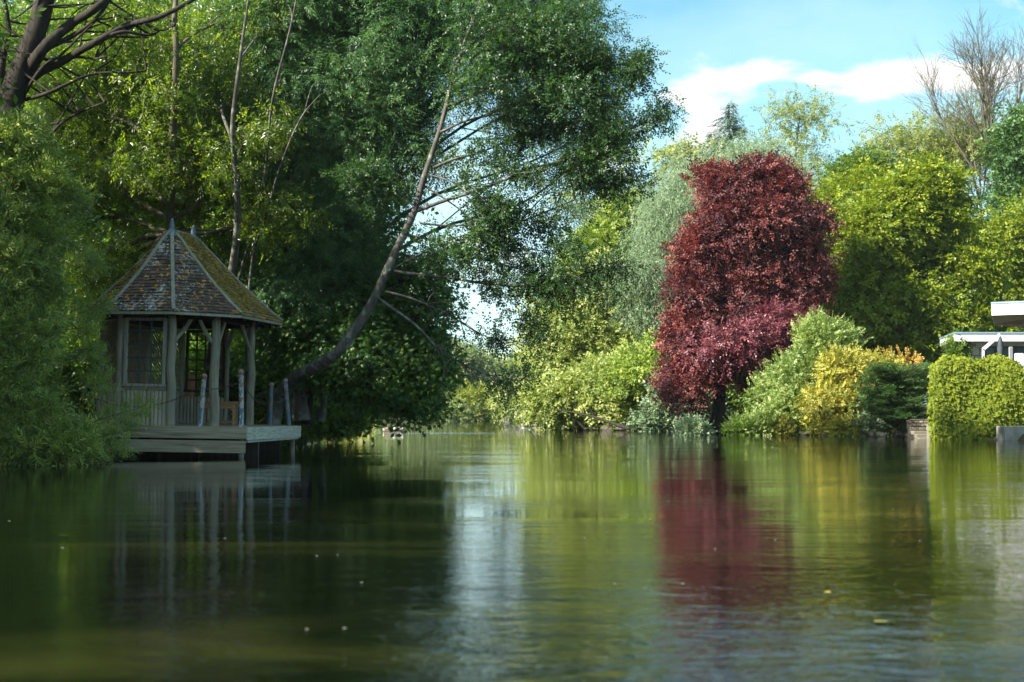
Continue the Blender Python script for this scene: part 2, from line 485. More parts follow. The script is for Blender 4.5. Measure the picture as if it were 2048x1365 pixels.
# pale veil that thickens towards the horizon
vel = wt.n('ShaderNodeMapRange'); vel.inputs[1].default_value = .30; vel.inputs[2].default_value = 0.0; vel.inputs[3].default_value = .0; vel.inputs[4].default_value = .6
wt.l(Vv, vel.inputs[0])
tinted = wt.mix(1.0, sky.outputs[0], SKY_TINT, 'MULTIPLY')
c1 = wt.mix(wt.math('ADD', hz, vel.outputs[0], clamp=True), tinted, VEIL)
cs = wt.ramp(nz, [(.38, (.78, .84, .90)), (.62, (1, 1, 1))])
c2 = wt.mix(cm.outputs[0], c1, wt.mix(1.0, cs, CLOUD, 'MULTIPLY'))
bg = wt.n('ShaderNodeBackground'); bg.inputs[1].default_value = .095
wt.l(c2, bg.inputs[0]); wt.l(bg.outputs[0], wt.out.inputs[0])
SC.view_settings.view_transform = 'Standard'; SC.view_settings.look = 'None'
SC.view_settings.exposure = EXPO; SC.view_settings.gamma = 1
SC.cycles.max_bounces = 5; SC.cycles.diffuse_bounces = 3; SC.cycles.glossy_bounces = 3; SC.cycles.transmission_bounces = 4
SC.cycles.caustics_reflective = False; SC.cycles.caustics_refractive = False
SC.cycles.sample_clamp_indirect = 6
SC.cycles.blur_glossy = .3

# ------------------------------------------------------------------ terrain and water
def wp(px, py): y = W(py); return ((px - 1024) / FPX * y, y)
SHORE = [(-13, -30), (-12, 0), (-11, 15), (-9.6, 21.6), (-8.9, 23.2), (-8.7, 26), (-8.9, 30), (-8.3, 33.2), (-6.6, 33.2), (-5.7, 34.2), (-6.2, 37), (-5.9, 42),
         (-6.2, 47), (-6.8, 50), (-8.5, 55), (-11, 70), (-13.5, 95), (-13.5, 113), (-10, 118), wp(850, 843.5), wp(930, 843), (-2.6, 124), (-3, 150), (2.6, 150),
         (2.5, 128), (1.9, 104), wp(1068, 852), wp(1100, 857.5), wp(1190, 860), wp(1300, 862.5), wp(1437, 866), wp(1560, 869), wp(1700, 871), wp(1800, 874),
         wp(1862, 877.5), wp(2048, 882), (17.5, 40), (24, 24), (26, -30)]
SHORE = np.array(SHORE)
def sdf(x, y):
    """signed distance to the shoreline, negative in the water"""
    p = np.stack([x, y], -1).reshape(-1, 2); d = np.full(len(p), 1e9); ins = np.zeros(len(p), bool)
    for i in range(len(SHORE)):
        a = SHORE[i]; b = SHORE[(i + 1) % len(SHORE)]; e = b - a; w = p - a
        t = np.clip((w @ e) / (e @ e), 0, 1); d = np.minimum(d, np.linalg.norm(w - t[:, None] * e, axis=1))
        c = ((a[1] > p[:, 1]) != (b[1] > p[:, 1]))
        with np.errstate(divide='ignore', invalid='ignore'):
            xx = (b[0] - a[0]) * (p[:, 1] - a[1]) / (b[1] - a[1]) + a[0]
        ins ^= c & (p[:, 0] < xx)
    return np.where(ins, -d, d).reshape(np.shape(x))
def ground_z(x, y):
    x = np.asarray(x, float); y = np.asarray(y, float)
    d = sdf(x, y); q = np.stack([x, y, 0 * x], -1)
    n = wob(q, 10, .5) * .08 + wob(q, 10, 2.1) * .03
    land = .16 + .75 * (1 - np.exp(-np.maximum(d, 0) / 4)) + n * np.minimum(1, np.maximum(d, 0) + .3)
    wet = -.15 - 1.3 * (1 - np.exp(np.minimum(d, 0) / 2.5))
    t = np.clip((d + .18) / .36, 0, 1); t = t * t * (3 - 2 * t)
    return wet * (1 - t) + land * t
def gline(lo, hi, step, far):
    c = np.arange(lo, hi + 1e-6, step); g = [step]; x = hi; out = []
    while x < far: g.append(g[-1] * 1.35); x += g[-1]; out.append(x)
    y = lo; g = [step]; o2 = []
    while y > -far: g.append(g[-1] * 1.35); y -= g[-1]; o2.append(y)
    return np.array(o2[::-1] + list(c) + out)
gx = gline(-26, 30, .34, 3000); gy = gline(-20, 145, .5, 3000)
XX, YY = np.meshgrid(gx, gy, indexing='ij'); ZZ = ground_z(XX, YY)
tb = MB(); ny = len(gy)
i = np.arange(len(gx) - 1)[:, None] * ny + np.arange(ny - 1)[None]
tb.add(np.stack([XX, YY, ZZ], -1).reshape(-1, 3), np.stack([i, i + ny, i + ny + 1, i + 1], -1).reshape(-1, 4))
t = NT('earth_bank')
n1 = t.noise(t.coord(), .9, 6, .65); n2 = t.noise(t.coord(), 9, 5, .7)
c = t.ramp(n1, [(.35, (.035, .045, .016)), (.5, (.07, .06, .035)), (.65, (.05, .075, .02))])
c = t.mix(t.math('MULTIPLY', n2, .5), c, (.12, .1, .07))
t.pbr(c, .95, t.bump(n2, .7, .06), spec=.15)
tagset(tb.build('ground', t.m, smooth=True), kind='structure')

t = NT('pond_water')
tcw = t.n('ShaderNodeTexCoord')
def mapped(sc, rot=0):
    m = t.n('ShaderNodeMapping'); m.inputs['Scale'].default_value = sc; m.inputs['Rotation'].default_value = (0, 0, math.radians(rot))
    t.l(tcw.outputs['Object'], m.inputs[0]); return m.outputs[0]
r1 = t.noise(mapped((.55, 1.0, 1), 6), 4.2, 4, .55, .35)
r2 = t.noise(mapped((.6, 1.0, 1), -9), 15, 3, .5, .2)
r3 = t.noise(mapped((.7, 1, 1), 14), 1.1, 2, .5)
patch = t.noise(mapped((.25, .8, 1)), .42, 3, .6, .4)
pm = t.n('ShaderNodeMapRange'); pm.inputs[1].default_value = .4; pm.inputs[2].default_value = .66; pm.inputs[3].default_value = .35; pm.inputs[4].default_value = 1.5
t.l(patch, pm.inputs[0])
sp = t.n('ShaderNodeSeparateXYZ'); t.l(tcw.outputs['Object'], sp.inputs[0])
def gauss(v, c, w):
    a = t.math('DIVIDE', t.math('SUBTRACT', v, c), w); return t.math('EXPONENT', t.math('MULTIPLY', t.math('MULTIPLY', a, a), -1))
wake = t.math('MULTIPLY', gauss(sp.outputs[1], 57.5, 2.2), gauss(sp.outputs[0], -2.8, 2.9))
# livelier water close to the bottom right
near = t.math('MULTIPLY', gauss(sp.outputs[1], 4.6, 2.0), gauss(sp.outputs[0], 1.2, 2.2))
calm = t.n('ShaderNodeMapRange'); calm.inputs[1].default_value = -6.5; calm.inputs[2].default_value = -.5; calm.inputs[3].default_value = .35; calm.inputs[4].default_value = 1.0
t.l(sp.outputs[0], calm.inputs[0])
h = t.math('ADD', t.math('ADD', t.math('MULTIPLY', r1, .55), t.math('MULTIPLY', r2, .30)), t.math('MULTIPLY', r3, .6))
st = t.math('ADD', t.math('MULTIPLY', pm.outputs[0], calm.outputs[0]), t.math('ADD', t.math('MULTIPLY', wake, 5.0), t.math('MULTIPLY', near, 5.0)))
h = t.math('MULTIPLY', h, st)
bp = t.n('ShaderNodeBump'); bp.inputs['Strength'].default_value = 1.0; bp.inputs['Distance'].default_value = WAVE
t.l(h, bp.inputs['Height'])
mud = t.noise(mapped((.35, .9, 1), 20), .8, 4, .5, .5)
wc = t.ramp(mud, [(.35, WATER0), (.54, WATER1), (.70, WATER2)])
p = t.pbr(wc, .02, bp.outputs[0], spec=.5); p.inputs['IOR'].default_value = 1.45
wb = MB(); wb.add([[-40, -34, 0], [40, -34, 0], [40, 152, 0], [-40, 152, 0]], [[0, 1, 2, 3]])
tagset(wb.build('water', t.m), kind='structure')

if HAZE:
    t = NT('air_haze'); pv = t.n('ShaderNodeVolumePrincipled'); pv.inputs['Density'].default_value = HAZE; pv.inputs['Color'].default_value = (.86, .93, 1, 1); pv.inputs['Anisotropy'].default_value = .2
    t.l(pv.outputs[0], t.out.inputs['Volume'])
    hb_ = MB(); hb_.box([0, 120, 12], [260, 330, 30]); tagset(hb_.build('haze', t.m), kind='stuff')
# ------------------------------------------------------------------ materials of the gazebo
M_post = wood_mat('weathered_post', (.11, .092, .065), (.27, .235, .18), (.42, .39, .33), 'z', 30, green=(.24, .235, .18))
M_frame = wood_mat('grey_frame_wood', (.14, .14, .12), (.29, .29, .25), (.40, .41, .37), 'z', 34)
M_pale = wood_mat('paling_wood', (.17, .145, .10), (.38, .33, .25), (.54, .50, .42), 'z', 22, green=(.33, .33, .25))
M_slat = wood_mat('slat_wood', (.12, .085, .055), (.25, .19, .13), (.34, .27, .19), 'x', 20)
M_deckb = wood_mat('deck_board', (.17, .14, .09), (.34, .29, .21), (.44, .39, .30), 'x', 20)
M_decks = wood_mat('lit_deck_board', (.30, .28, .21), (.52, .51, .43), (.64, .64, .56), 'y', 26)  # paler deck wood: light falling on the side board put into its colour
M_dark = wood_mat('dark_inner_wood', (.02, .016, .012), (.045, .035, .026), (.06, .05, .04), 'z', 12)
M_rib = wood_mat('hip_wood', (.15, .14, .11), (.33, .31, .26), (.46, .44, .38), 'z', 24, green=(.26, .25, .15))
M_iron = NT('dark_iron'); M_iron.pbr((.05, .07, .08), .5, metal=.3); M_iron = M_iron.m
M_bench = wood_mat('bench_wood', (.16, .085, .045), (.30, .17, .09), (.38, .24, .14), 'x', 18)
t = NT('lead'); n = t.noise(t.coord(), 9, 4); t.pbr(t.ramp(n, [(.3, (.07, .10, .13)), (.7, (.16, .20, .23))]), .55, metal=.25); M_lead = t.m

def tile_mat(name, moss):
    t = NT(name); v = t.coord()
    a = t.n('ShaderNodeAttribute', attribute_name='tint')
    base = t.ramp(a.outputs['Fac'], [(.05, (.055, .038, .028)), (.35, (.12, .078, .054)), (.6, (.19, .11, .07)), (.8, (.11, .09, .07)), (.97, (.32, .15, .09))])
    n0 = t.noise(v, 30, 5, .7)
    base = t.mix(t.math('MULTIPLY', n0, .5), base, (.10, .085, .075))
    nb = t.noise(v, 1.6, 2, .5); nw = t.noise(v, 15, 6, .72, .5)
    k = t.math('ADD', nw, t.math('MULTIPLY', t.math('SUBTRACT', nb, .5), .55))
    wm = t.ramp(k, [(.58, (0, 0, 0)), (.65, (1, 1, 1))])
    col = t.mix(t.math('MULTIPLY', wm, .85), base, (.62, .63, .60))
    no = t.noise(t.coord((1, 1, 1.2)), 8.5, 3, .45); mo = t.ramp(no, [(.625 if not moss else .58, (0, 0, 0)), (.66 if not moss else .64, (1, 1, 1))])
    col = t.mix(mo, col, (.72, .32, .035))
    if moss:
        nm = t.noise(v, 5.5, 5, .65); mm = t.ramp(nm, [(.42, (0, 0, 0)), (.54, (1, 1, 1))])
        col = t.mix(t.math('MULTIPLY', mm, .8), col, (.32, .23, .045))
    t.pbr(col, .88, t.bump(n0, .4, .01), spec=.25); return t.m
M_tile = tile_mat('lichened_tile', False); M_tilem = tile_mat('mossy_tile', True)

TILT = math.radians(.9); PIV = np.array([-6.6, 28, .6])
def tilt(root):
    l = np.array(root.location) - PIV; c, s = math.cos(TILT), math.sin(TILT)
    root.location = (PIV[0] + c * l[0] + s * l[2], PIV[1] + l[1], PIV[2] - s * l[0] + c * l[2])
    root.rotation_euler = (0, TILT, 0)
GO = np.array([-7.12, 29.84]); A10 = math.radians(10)
ud = np.array([math.cos(A10), -math.sin(A10)]); vd = np.array([math.sin(A10), math.cos(A10)])
def G(u, v, z): q = GO + u * ud + v * vd; return np.array([q[0], q[1], z])
LR = 1.1; EV = 1.72; ES = .712
EAVE = [(-ES, -EV), (ES, -EV), (EV, -ES), (EV, LR + ES), (ES, LR + EV), (-ES, LR + EV), (-EV, LR + ES), (-EV, -ES)]   # B C D E F G H A
POST = [(-.60, -1.27), (.50, -1.27), (1.15, -.60), (1.17, 1.42), (.27, 2.30), (-.80, 2.30), (-1.28, 1.5), (-1.30, -.60)]
ZD = .6; ZE = 2.86; ZA = 4.70
AP0 = (-.12, 0.0); AP1 = (-.10, LR)
gz = thing('gazebo', 'weathered wooden summer house with mossy tiled roof on the waterside deck', 'gazebo', (-7, 29.8, ZD))
# posts
names_r = [.082, .088, .098, .085, .05, .07, .07, .08]
for (u, v), r in zip(POST, names_r):
    mb = MB(); pts = [G(u + R.normal(0, .012), v + R.normal(0, .012), z) for z in np.linspace(ZD, 2.86, 7)]
    mb.tube(smooth_path(pts, 3), np.linspace(r * 1.08, r * .9, 19), 12, lump=.015)
    child(mb, 'post', M_post, gz, True)
# top plates
mb = MB()
for i in range(8):
    a = G(*POST[i], 2.80); b = G(*POST[(i + 1) % 8], 2.80); mb.beam(a, b, .09, .11, bev=.01)
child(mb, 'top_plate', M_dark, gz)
def wallf(i, z0, z1):
    a = G(*POST[i], 0); b = G(*POST[(i + 1) % 8], 0); L = np.linalg.norm(b - a); d = (b - a) / L
    return a, b, L, d, names_r[i], names_r[(i + 1) % 8]
def palings(i, z1, r=.036, mat=None):
    a, b, L, d, ra, rb = wallf(i, 0, 0); mb = MB(); s0 = ra + r * .8; s1 = L - rb - r * .8; n = max(2, int((s1 - s0) / (r * 1.95)))
    for k in range(n + 1):
        c = a + d * (s0 + (s1 - s0) * k / n); rr = r * (.92 + .16 * R.random()); tt = .2 + .6 * R.random()
        zt = z1 - .03 * R.random(); w = R.normal(0, .004, 3)
        mb.tube([c + (0, 0, ZD), c + w + (0, 0, (ZD + zt) / 2), c + (0, 0, zt - .02), c + (0, 0, zt)], [rr, rr, rr, rr * .7], 8, tint=tt)
    return child(mb, 'paling_wall', mat or M_pale, gz, True)
def diag(i, z0, z1, sp=.072, w=.034):
    a, b, L, d, ra, rb = wallf(i, 0, 0); mb = MB(); x0 = ra; x1 = L - rb; H = z1 - z0; dx = 1.0; dz = 1.32
    s = -(H / dz * dx) + x0
    while s < x1:
        # line x = s + dx*t , z = z0 + dz*t
        t0 = max(0, (x0 - s) / dx); t1 = min(H / dz, (x1 - s) / dx)
        if t1 > t0 + .02:
            p = a + d * (s + dx * t0) + (0, 0, z0 + dz * t0); q = a + d * (s + dx * t1) + (0, 0, z0 + dz * t1)
            mb.beam(p, q, .018, w, up=np.cross(d, (0, 0, 1)) * 0 + (0, 0, 1), tint=.2 + .6 * R.random())
        s += sp
    child(mb, 'diagonal_slats', M_slat, gz)
    for z in (z0 - .02, z1 + .02):
        rl = MB(); rl.beam(a + d * ra + (0, 0, z), b - d * rb + (0, 0, z), .06, .05, bev=.006); child(rl, 'rail', M_frame, gz)
def window(i, z0, z1, cols, rows, mat_f, mat_g, fw=.075, inset=0.0, proud=.03, full=True):
    a, b, L, d, ra, rb = wallf(i, 0, 0); nrm = np.cross(d, (0, 0, 1.)) * 1.0
    if nrm @ (a - G(0, .5, 0)) < 0: nrm = -nrm
    x0 = ra + .015; x1 = L - rb - .01; o = nrm * proud; mb = MB()
    P0 = lambda x, z: a + d * x + (0, 0, z) + o
    mb.beam(P0(x0 + fw / 2, z0), P0(x0 + fw / 2, z1), fw, .06, up=nrm, bev=.006)
    mb.beam(P0(x1 - fw / 2, z0), P0(x1 - fw / 2, z1), fw, .06, up=nrm, bev=.006)
    mb.beam(P0(x0 - .02, z0 - .02), P0(x1 + .02, z0 - .02), .10, .062, up=(0, 0, 1), bev=.008)
    mb.beam(P0(x0 + fw, z1 - .03), P0(x1 - fw, z1 - .03), .05, .06, bev=.006)
    wf = child(mb, 'window', mat_f, gz)
    g = MB(); X0 = x0 + fw; X1 = x1 - fw
    for k in range(1, cols):
        x = X0 + (X1 - X0) * k / cols; g.beam(P0(x, z0), P0(x, z1 - .05), .030, .026, up=nrm)
    for k in range(1, rows):
        z = z0 + (z1 - z0) * k / rows; g.beam(P0(X0, z), P0(X1, z), .0255, .029)
    subchild(g, 'window_grid', mat_g, wf, gz)
# front facet B-C: window over half-log palings
palings(0, 1.30, .043)
window(0, 1.42, 2.76, 3, 5, M_frame, M_iron)
mb = MB(); a, b, L, d, ra, rb = wallf(0, 0, 0); mb.beam(a + d * ra + (0, 0, 1.34), b - d * rb + (0, 0, 1.34), .09, .07, bev=.01); child(mb, 'rail', M_post, gz)
# left facets with diagonal slats
for i in (7, 6, 5):
    palings(i, 1.36, .03); diag(i, 1.42, 2.72)
# rear facet F-G: window with dark grid, palings below
palings(4, 1.22, .04); window(4, 1.36, 2.72, 4, 6, M_dark, M_dark, .06)
# knee braces
def brace(i, j, reach, zlo, zhi=2.80, r=.042):
    a = G(*POST[i], 0); b = G(*POST[j], 0); d = (b - a) / np.linalg.norm(b - a)
    p = a + d * .03 + (0, 0, zlo); q = a + d * reach + (0, 0, zhi)
    mb = MB(); m = (p + q) / 2 + d * .015 - (0, 0, .02)
    mb.tube(smooth_path([p, m, q], 4), [r * .9] + [r] * 7 + [r * .9], 8, lump=.03)
    child(mb, 'brace', M_post, gz, True)
brace(1, 2, .42, 2.28); brace(2, 1, .38, 2.25); brace(2, 3, .50, 2.18); brace(3, 2, .62, 2.2); brace(3, 4, .30, 2.25); brace(4, 3, .35, 2.3)
# roof
def lerp(a, b, t): return a + (b - a) * t
def prof(t): return ZE + (ZA - ZE) * (t - .035 * math.sin(math.pi * min(1, t * 1.15)))
def facet_pts(i, t, lift=0):
    a = np.array(EAVE[i]); b = np.array(EAVE[(i + 1) % 8])
    pa = np.array(AP1 if i in (3, 4, 5) else AP0); pb = np.array(AP1 if i in (2, 3, 4) else AP0)
    if i == 5: pb = np.array(AP1)
    if i == 6: pa = np.array(AP1); pb = np.array(AP0)
    if i == 2: pa = np.array(AP0); pb = np.array(AP1)
    if i == 5: pa = np.array(AP1)
    if i == 3: pa = pb = np.array(AP1)
    l = lerp(a, pa, t); r = lerp(b, pb, t); z = prof(t) + lift
    return G(*l, z), G(*r, z)
NR = 25
for i in range(8):
    mb = MB()
    for k in range(NR):
        t0 = k / NR; t1 = min(.995, (k + 1.35) / NR); L0, R0 = facet_pts(i, t0); L1, R1 = facet_pts(i, t1)
        w = np.linalg.norm(R0 - L0); n = max(1, int(round(w / .118))); d0 = (R0 - L0) / (w + 1e-6)
        sl = ((L1 + R1) / 2 - (L0 + R0) / 2); sl /= np.linalg.norm(sl); nm = np.cross(d0, sl)
        if nm[2] < 0: nm = -nm
        ph = (k % 2) * .5
        ed = np.clip((np.arange(n + 2) - ph) / n, 0, 1)
        for q in range(n + 1):
            e0, e1 = ed[q], ed[q + 1]
            if e1 - e0 < .12 / n: continue
            g = .004 / max(w, .1)
            dz = R.normal(0, .004); dr = R.normal(0, .008)
            p0 = lerp(L0, R0, e0 + g) + nm * (.034 + dz) - sl * (.01 + dr); p1 = lerp(L0, R0, e1 - g) + nm * (.034 + dz + R.normal(0, .003)) - sl * (.01 + dr)
            p2 = lerp(L1, R1, e1 - g) + nm * .006; p3 = lerp(L1, R1, e0 + g) + nm * .006
            V = [p0, p1, p2, p3, p0 - nm * .018, p1 - nm * .018, p2 - nm * .012, p3 - nm * .012]
            mb.add(V, [[0, 1, 2, 3], [0, 4, 5, 1], [1, 5, 6, 2], [3, 7, 4, 0]], tint=np.clip(R.normal(.42, .24), 0, 1))
    rs = child(mb, 'roof_slope', M_tilem if i in (2, 7) else M_tile, gz)
    if i in (2, 7):
        ms = MB(); N = 16000; T = R.random(N); S = R.random(N)
        pos = []; 
        for t_, s_ in zip(T, S):
            l, r = facet_pts(i, t_); pos.append(lerp(l, r, s_))
        pos = np.array(pos) + (0, 0, .036)
        # moss keeps to a slanting swathe under the ridge
        g = wob(pos, 12, 2.6) * .34 + wob(pos, 12, 8) * .22
        band = (np.abs(S - (.30 + .2 * (1 - T))) < .28 * (.35 + T) + .06) if i == 2 else (T > .35) & (S < .6)
        kk = (g > -.06) & band & (T > .07) & (T < .97)
        pos = pos[kk]; m = len(pos)
        scatter(ms, [tmpl_leaf(.045, .8, .3, .3)], pos, R.standard_normal((m, 3)) * (1, 1, .5), np.tile([.5, -.4, 1.], (m, 1)) + R.standard_normal((m, 3)) * .6, .5 + R.random(m), R.normal(.5, .2, m))
        M_moss = leaf_mat('moss_%d' % i, (.15, .11, .03), (.30, .22, .05), (.46, .32, .06), .1)
        subchild(ms, 'moss', M_moss, rs, gz)
mb = MB()
for i in range(8):      # boarded underside
    tt_ = np.linspace(0, .99, 9)
    for t0, t1 in zip(tt_[:-1], tt_[1:]):
        a, b = facet_pts(i, t0); c, d = facet_pts(i, t1); o = np.array([0, 0, -.05]); q = [a + o, b + o, d + o, c + o]
        mb.add(q + [p - (0, 0, .012) for p in q], [[0, 1, 2, 3], [7, 6, 5, 4], [0, 4, 5, 1]])
    for s in np.linspace(.12, .88, 4 if i not in (2, 6) else 8):
        p0 = lerp(*facet_pts(i, .012), s); p1 = lerp(*facet_pts(i, .3), s); mb.beam(p0 - (0, 0, .10), p1 - (0, 0, .13), .05, .06)
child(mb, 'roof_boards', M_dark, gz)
mb = MB()
for i in range(8):
    pts = []
    for t_ in np.linspace(-.012, .985, 9):
        a, _ = facet_pts(i, max(t_, 0)); out = (a - G(0, .5, a[2])); out[2] = 0; out = out / np.linalg.norm(out)
        pts.append(a + (0, 0, .045) + (out * .03 if t_ < 0 else 0) + R.normal(0, .006, 3))
    for k in range(8): mb.beam(pts[k], pts[k + 1] + (pts[k + 1] - pts[k]) * .04, .075, .04, bev=.008)
    # eave board
    a, b = facet_pts(i, 0); mb.beam(a - (0, 0, .03), b - (0, 0, .03), .03, .055)
p = G(*AP0, ZA - .01); q = G(*AP1, ZA - .01); mb.beam(p, q, .11, .07, bev=.02)
child(mb, 'hip_rib', M_rib, gz)
for ap in (AP0, AP1):
    mb = MB(); c = G(*ap, ZA - .11)
    mb.lathe(c, [(.20, -.03), (.15, .04), (.085, .11), (.06, .14), (.056, .22), (.04, .30), (.02, .345), (.004, .36)], 10)
    child(mb, 'finial', M_lead, gz, True)
tilt(gz)
# door-side details: inner bench, flower pot
dk = thing('wooden_deck', 'low grey plank deck standing in the water under the summer house', 'deck', (-6.8, 29.5, 0))
OUT = [(-9.6, 27.74), (-5.18, 27.74), (-4.70, 31.35), (-5.3, 33.0), (-9.6, 33.0)]
mb = MB()
y = 27.70
while y < 33.0:     # planks run left-right
    ym = y + .07
    xr = -5.18 + (ym - 27.74) / (31.35 - 27.74) * .48 if ym < 31.35 else -4.70 - (ym - 31.35) / 1.65 * .6
    mb.box([(-9.6 + xr) / 2, ym, ZD - .02], [xr + 9.6, .132, .035], tint=R.random(), bev=.004); y += .14
child(mb, 'deck_planks', M_deckb, dk)
mb = MB()
for (z0, z1, yy, xr) in ((.372, .60, 27.66, -5.155), (.105, .342, 27.665, -5.165)):
    x0 = -9.6
    for x1 in ((-7.35, xr) if z0 > .2 else (xr,)):
        mb.box([(x0 + x1) / 2, yy, (z0 + z1) / 2 - (.008 if z0 < .2 else 0)], [x1 - x0 - .004, .045, z1 - z0], tint=R.random() * .6 + .2, bev=.006); x0 = x1
child(mb, 'front_board', M_deckb, dk)
for x in (-9.3, -8.2, -7.55, -6.9, -6.05, -5.45):
    mb = MB(); mb.box([x, 27.70, .357], [.22, .03, .05]); child(mb, 'spacer', M_dark, dk)
mb = MB(); mb.beam((-5.145, 27.70, .475), (-4.66, 31.37, .475), .045, .25, bev=.006); mb.beam((-5.17, 27.8, .32), (-4.7, 31.3, .335), .05, .04)
child(mb, 'side_board', M_decks, dk)
for x in (-9, -8, -7, -6.2):
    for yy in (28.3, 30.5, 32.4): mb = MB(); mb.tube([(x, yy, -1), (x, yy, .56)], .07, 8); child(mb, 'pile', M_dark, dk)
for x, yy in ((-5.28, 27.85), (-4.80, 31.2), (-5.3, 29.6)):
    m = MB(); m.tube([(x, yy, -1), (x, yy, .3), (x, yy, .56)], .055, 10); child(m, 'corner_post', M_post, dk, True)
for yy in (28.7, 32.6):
    mb = MB(); mb.box([-7.3, yy, .24], [4.4 if yy < 30 else 4.0, .06, .6]); child(mb, 'added_shade_board', M_dark, dk)  # dark boards added under the deck to block light from the bank behind
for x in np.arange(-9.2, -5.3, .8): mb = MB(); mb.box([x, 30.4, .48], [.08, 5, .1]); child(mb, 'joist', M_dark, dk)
tilt(dk)

# blue flaking paint posts
t = NT('flaking_blue_paint'); v = t.coord((1, 1, .45)); n1 = t.noise(v, 9, 5, .62, .6); n2 = t.noise(v, 60, 3)
c = t.ramp(n1, [(.36, (.05, .115, .17)), (.47, (.075, .15, .21)), (.485, (.46, .45, .40)), (.54, (.42, .42, .38)), (.555, (.20, .10, .065)), (.7, (.26, .14, .09))])
t.pbr(t.mix(t.math('MULTIPLY', n2, .35), c, (.12, .16, .2)), .6, t.bump(n1, .5, .005)); M_blue = t.m
t = NT('worn_blue_paint'); v = t.coord((1, 1, .45)); n1 = t.noise(v, 11, 5, .6, .5)
t.pbr(t.ramp(n1, [(.4, (.06, .11, .155)), (.52, (.09, .155, .20)), (.56, (.24, .12, .09)), (.66, (.36, .34, .31))]), .6, t.bump(n1, .4, .005)); M_blue2 = t.m
t = NT('rusty_ball'); n1 = t.noise(t.coord(), 20, 4); t.pbr(t.ramp(n1, [(.35, (.20, .10, .07)), (.65, (.34, .20, .15))]), .75); M_ball = t.m
t = NT('grey_ball'); n1 = t.noise(t.coord(), 20, 4); t.pbr(t.ramp(n1, [(.35, (.15, .15, .15)), (.65, (.28, .24, .22))]), .6); M_ball2 = t.m
BP = []
for (px, py0, Y, lean, r, label, m1, m2) in (
        (402, 748, 27.95, .05, .047, 'flaking blue post with rusty ball cap in front of the summer house doorway', M_blue, M_ball),
        (484, 738, 27.95, -.03, .050, 'tallest blue peeling post with brown ball cap at the front corner of the deck', M_blue, M_ball),
        (541, 762, 31.6, .012, .046, 'straight dull blue post with dark ball cap beside the leaning trunk', M_blue2, M_ball2),
        (579, 753, 31.1, -.10, .046, 'crooked blue post leaning left at the far right corner of the deck', M_blue2, M_ball2)):
    x = (px - 1024) / FPX * Y; zt = P(px, py0, Y)[2] + (.009 if px < 500 else -.02)
    rt = thing('mooring_post', label, 'post', (x, Y, ZD), 'blue ball topped posts along the deck edge')
    mb = MB(); zb = zt - 2.35 * r
    pts = [(x + lean * (z - ZD), Y, z) for z in np.linspace(ZD, zb, 7)]
    mb.tube(pts, [r, r, r, r * .97, r * .97, r * .95, r * .95], 14, lump=.008); child(mb, 'shaft', m1, rt, True)
    mb = MB(); xc = x + lean * (zt - ZD); mb.tube([(xc, Y, zb - .002), (xc, Y, zb + .02)], [r * 1.05, r * .8], 12)
    mb.ball((xc, Y, zt - 1.05 * r), r * 1.22); child(mb, 'ball_cap', m2, rt, True); tilt(rt)
    BP.append((x, Y, zt, lean))
t = NT('rusty_chain'); n1 = t.noise(t.coord(), 40, 3); t.pbr(t.ramp(n1, [(.3, (.05, .035, .03)), (.7, (.16, .09, .06))]), .7, metal=.2); M_chain = t.m
def chain(a, b, sag, label):
    a = np.array(a, float); b = np.array(b, float); L = np.linalg.norm(b - a); n = int((L + sag * .7) / .034)
    rt = thing('chain', label, 'chain', tuple(a), 'rusty chains between the deck posts'); mb = MB()
    for k in range(n):
        s = (k + .5) / n; c = a + (b - a) * s - np.array([0, 0, sag * 4 * s * (1 - s)]); tg = unit((b - a) / L * 1.0 + np.array([0, 0, -sag * 4 * (1 - 2 * s) / L]))
        sd = unit(np.cross(tg, (0, 0, 1))) if k % 2 else unit(np.cross(tg, unit(np.cross(tg, (0, 0, 1)))))
        ring = [c + tg * .024 * math.cos(w) + sd * .012 * math.sin(w) for w in np.arange(7) / 6 * 2 * math.pi]
        mb.tube(ring, .0048, 4, cap=False)
    child(mb, 'links', M_chain, rt); tilt(rt)
z = lambda py, Y: (822 - py) / FPX * Y + CAMH
chain((-8.5, 27.85, z(783, 28)), (BP[0][0] - .02, 27.9, z(776, 28) + .02), .36, 'long rusty chain hanging in front of the window wall of the summer house')
chain((BP[0][0] + .05, 27.92, z(778, 28)), (BP[1][0] - .04, 27.93, z(763, 28)), .045, 'taut rusty chain between the two front blue posts')
chain((BP[1][0] + .04, 27.98, z(771, 28)), (BP[2][0], 31.55, z(801, 31.5)), .17, 'sagging chain from the tallest blue post back to the straight far post')
chain((G(*POST[3], 0)[0] + .1, 31.0, z(791, 31)), (BP[3][0] - .02, 31.06, z(781, 31)), -.02, 'short chain reaching the crooked post at the far corner')
# bench
bn = thing('bench', 'plain brown wooden bench frame behind the doorway post', 'bench', (-6.0, 29.6, ZD))
x0, x1, yy, zt = -6.33, -5.75, 29.7, ZD + .50
mb = MB(); mb.box([(x0 + x1) / 2 - .1, yy, zt - .02], [x1 - x0 + .2, .34, .045], bev=.006); child(mb, 'seat', M_bench, bn)
mb = MB(); mb.box([(x0 + x1) / 2 - .1, yy - .14, zt - .095], [x1 - x0 + .1, .03, .10], bev=.004); child(mb, 'apron', M_bench, bn)
for x in (x0 - .14, x1 - .03):
    for dy in (-.13, .13):
        mb = MB(); mb.box([x, yy + dy, ZD + .225], [.055, .055, .45], bev=.004); child(mb, 'leg', M_bench, bn)
mb = MB(); mb.box([(x0 + x1) / 2 - .08, yy + .13, ZD + .08], [x1 - x0, .03, .06]); child(mb, 'stretcher', M_bench, bn)
tilt(bn)
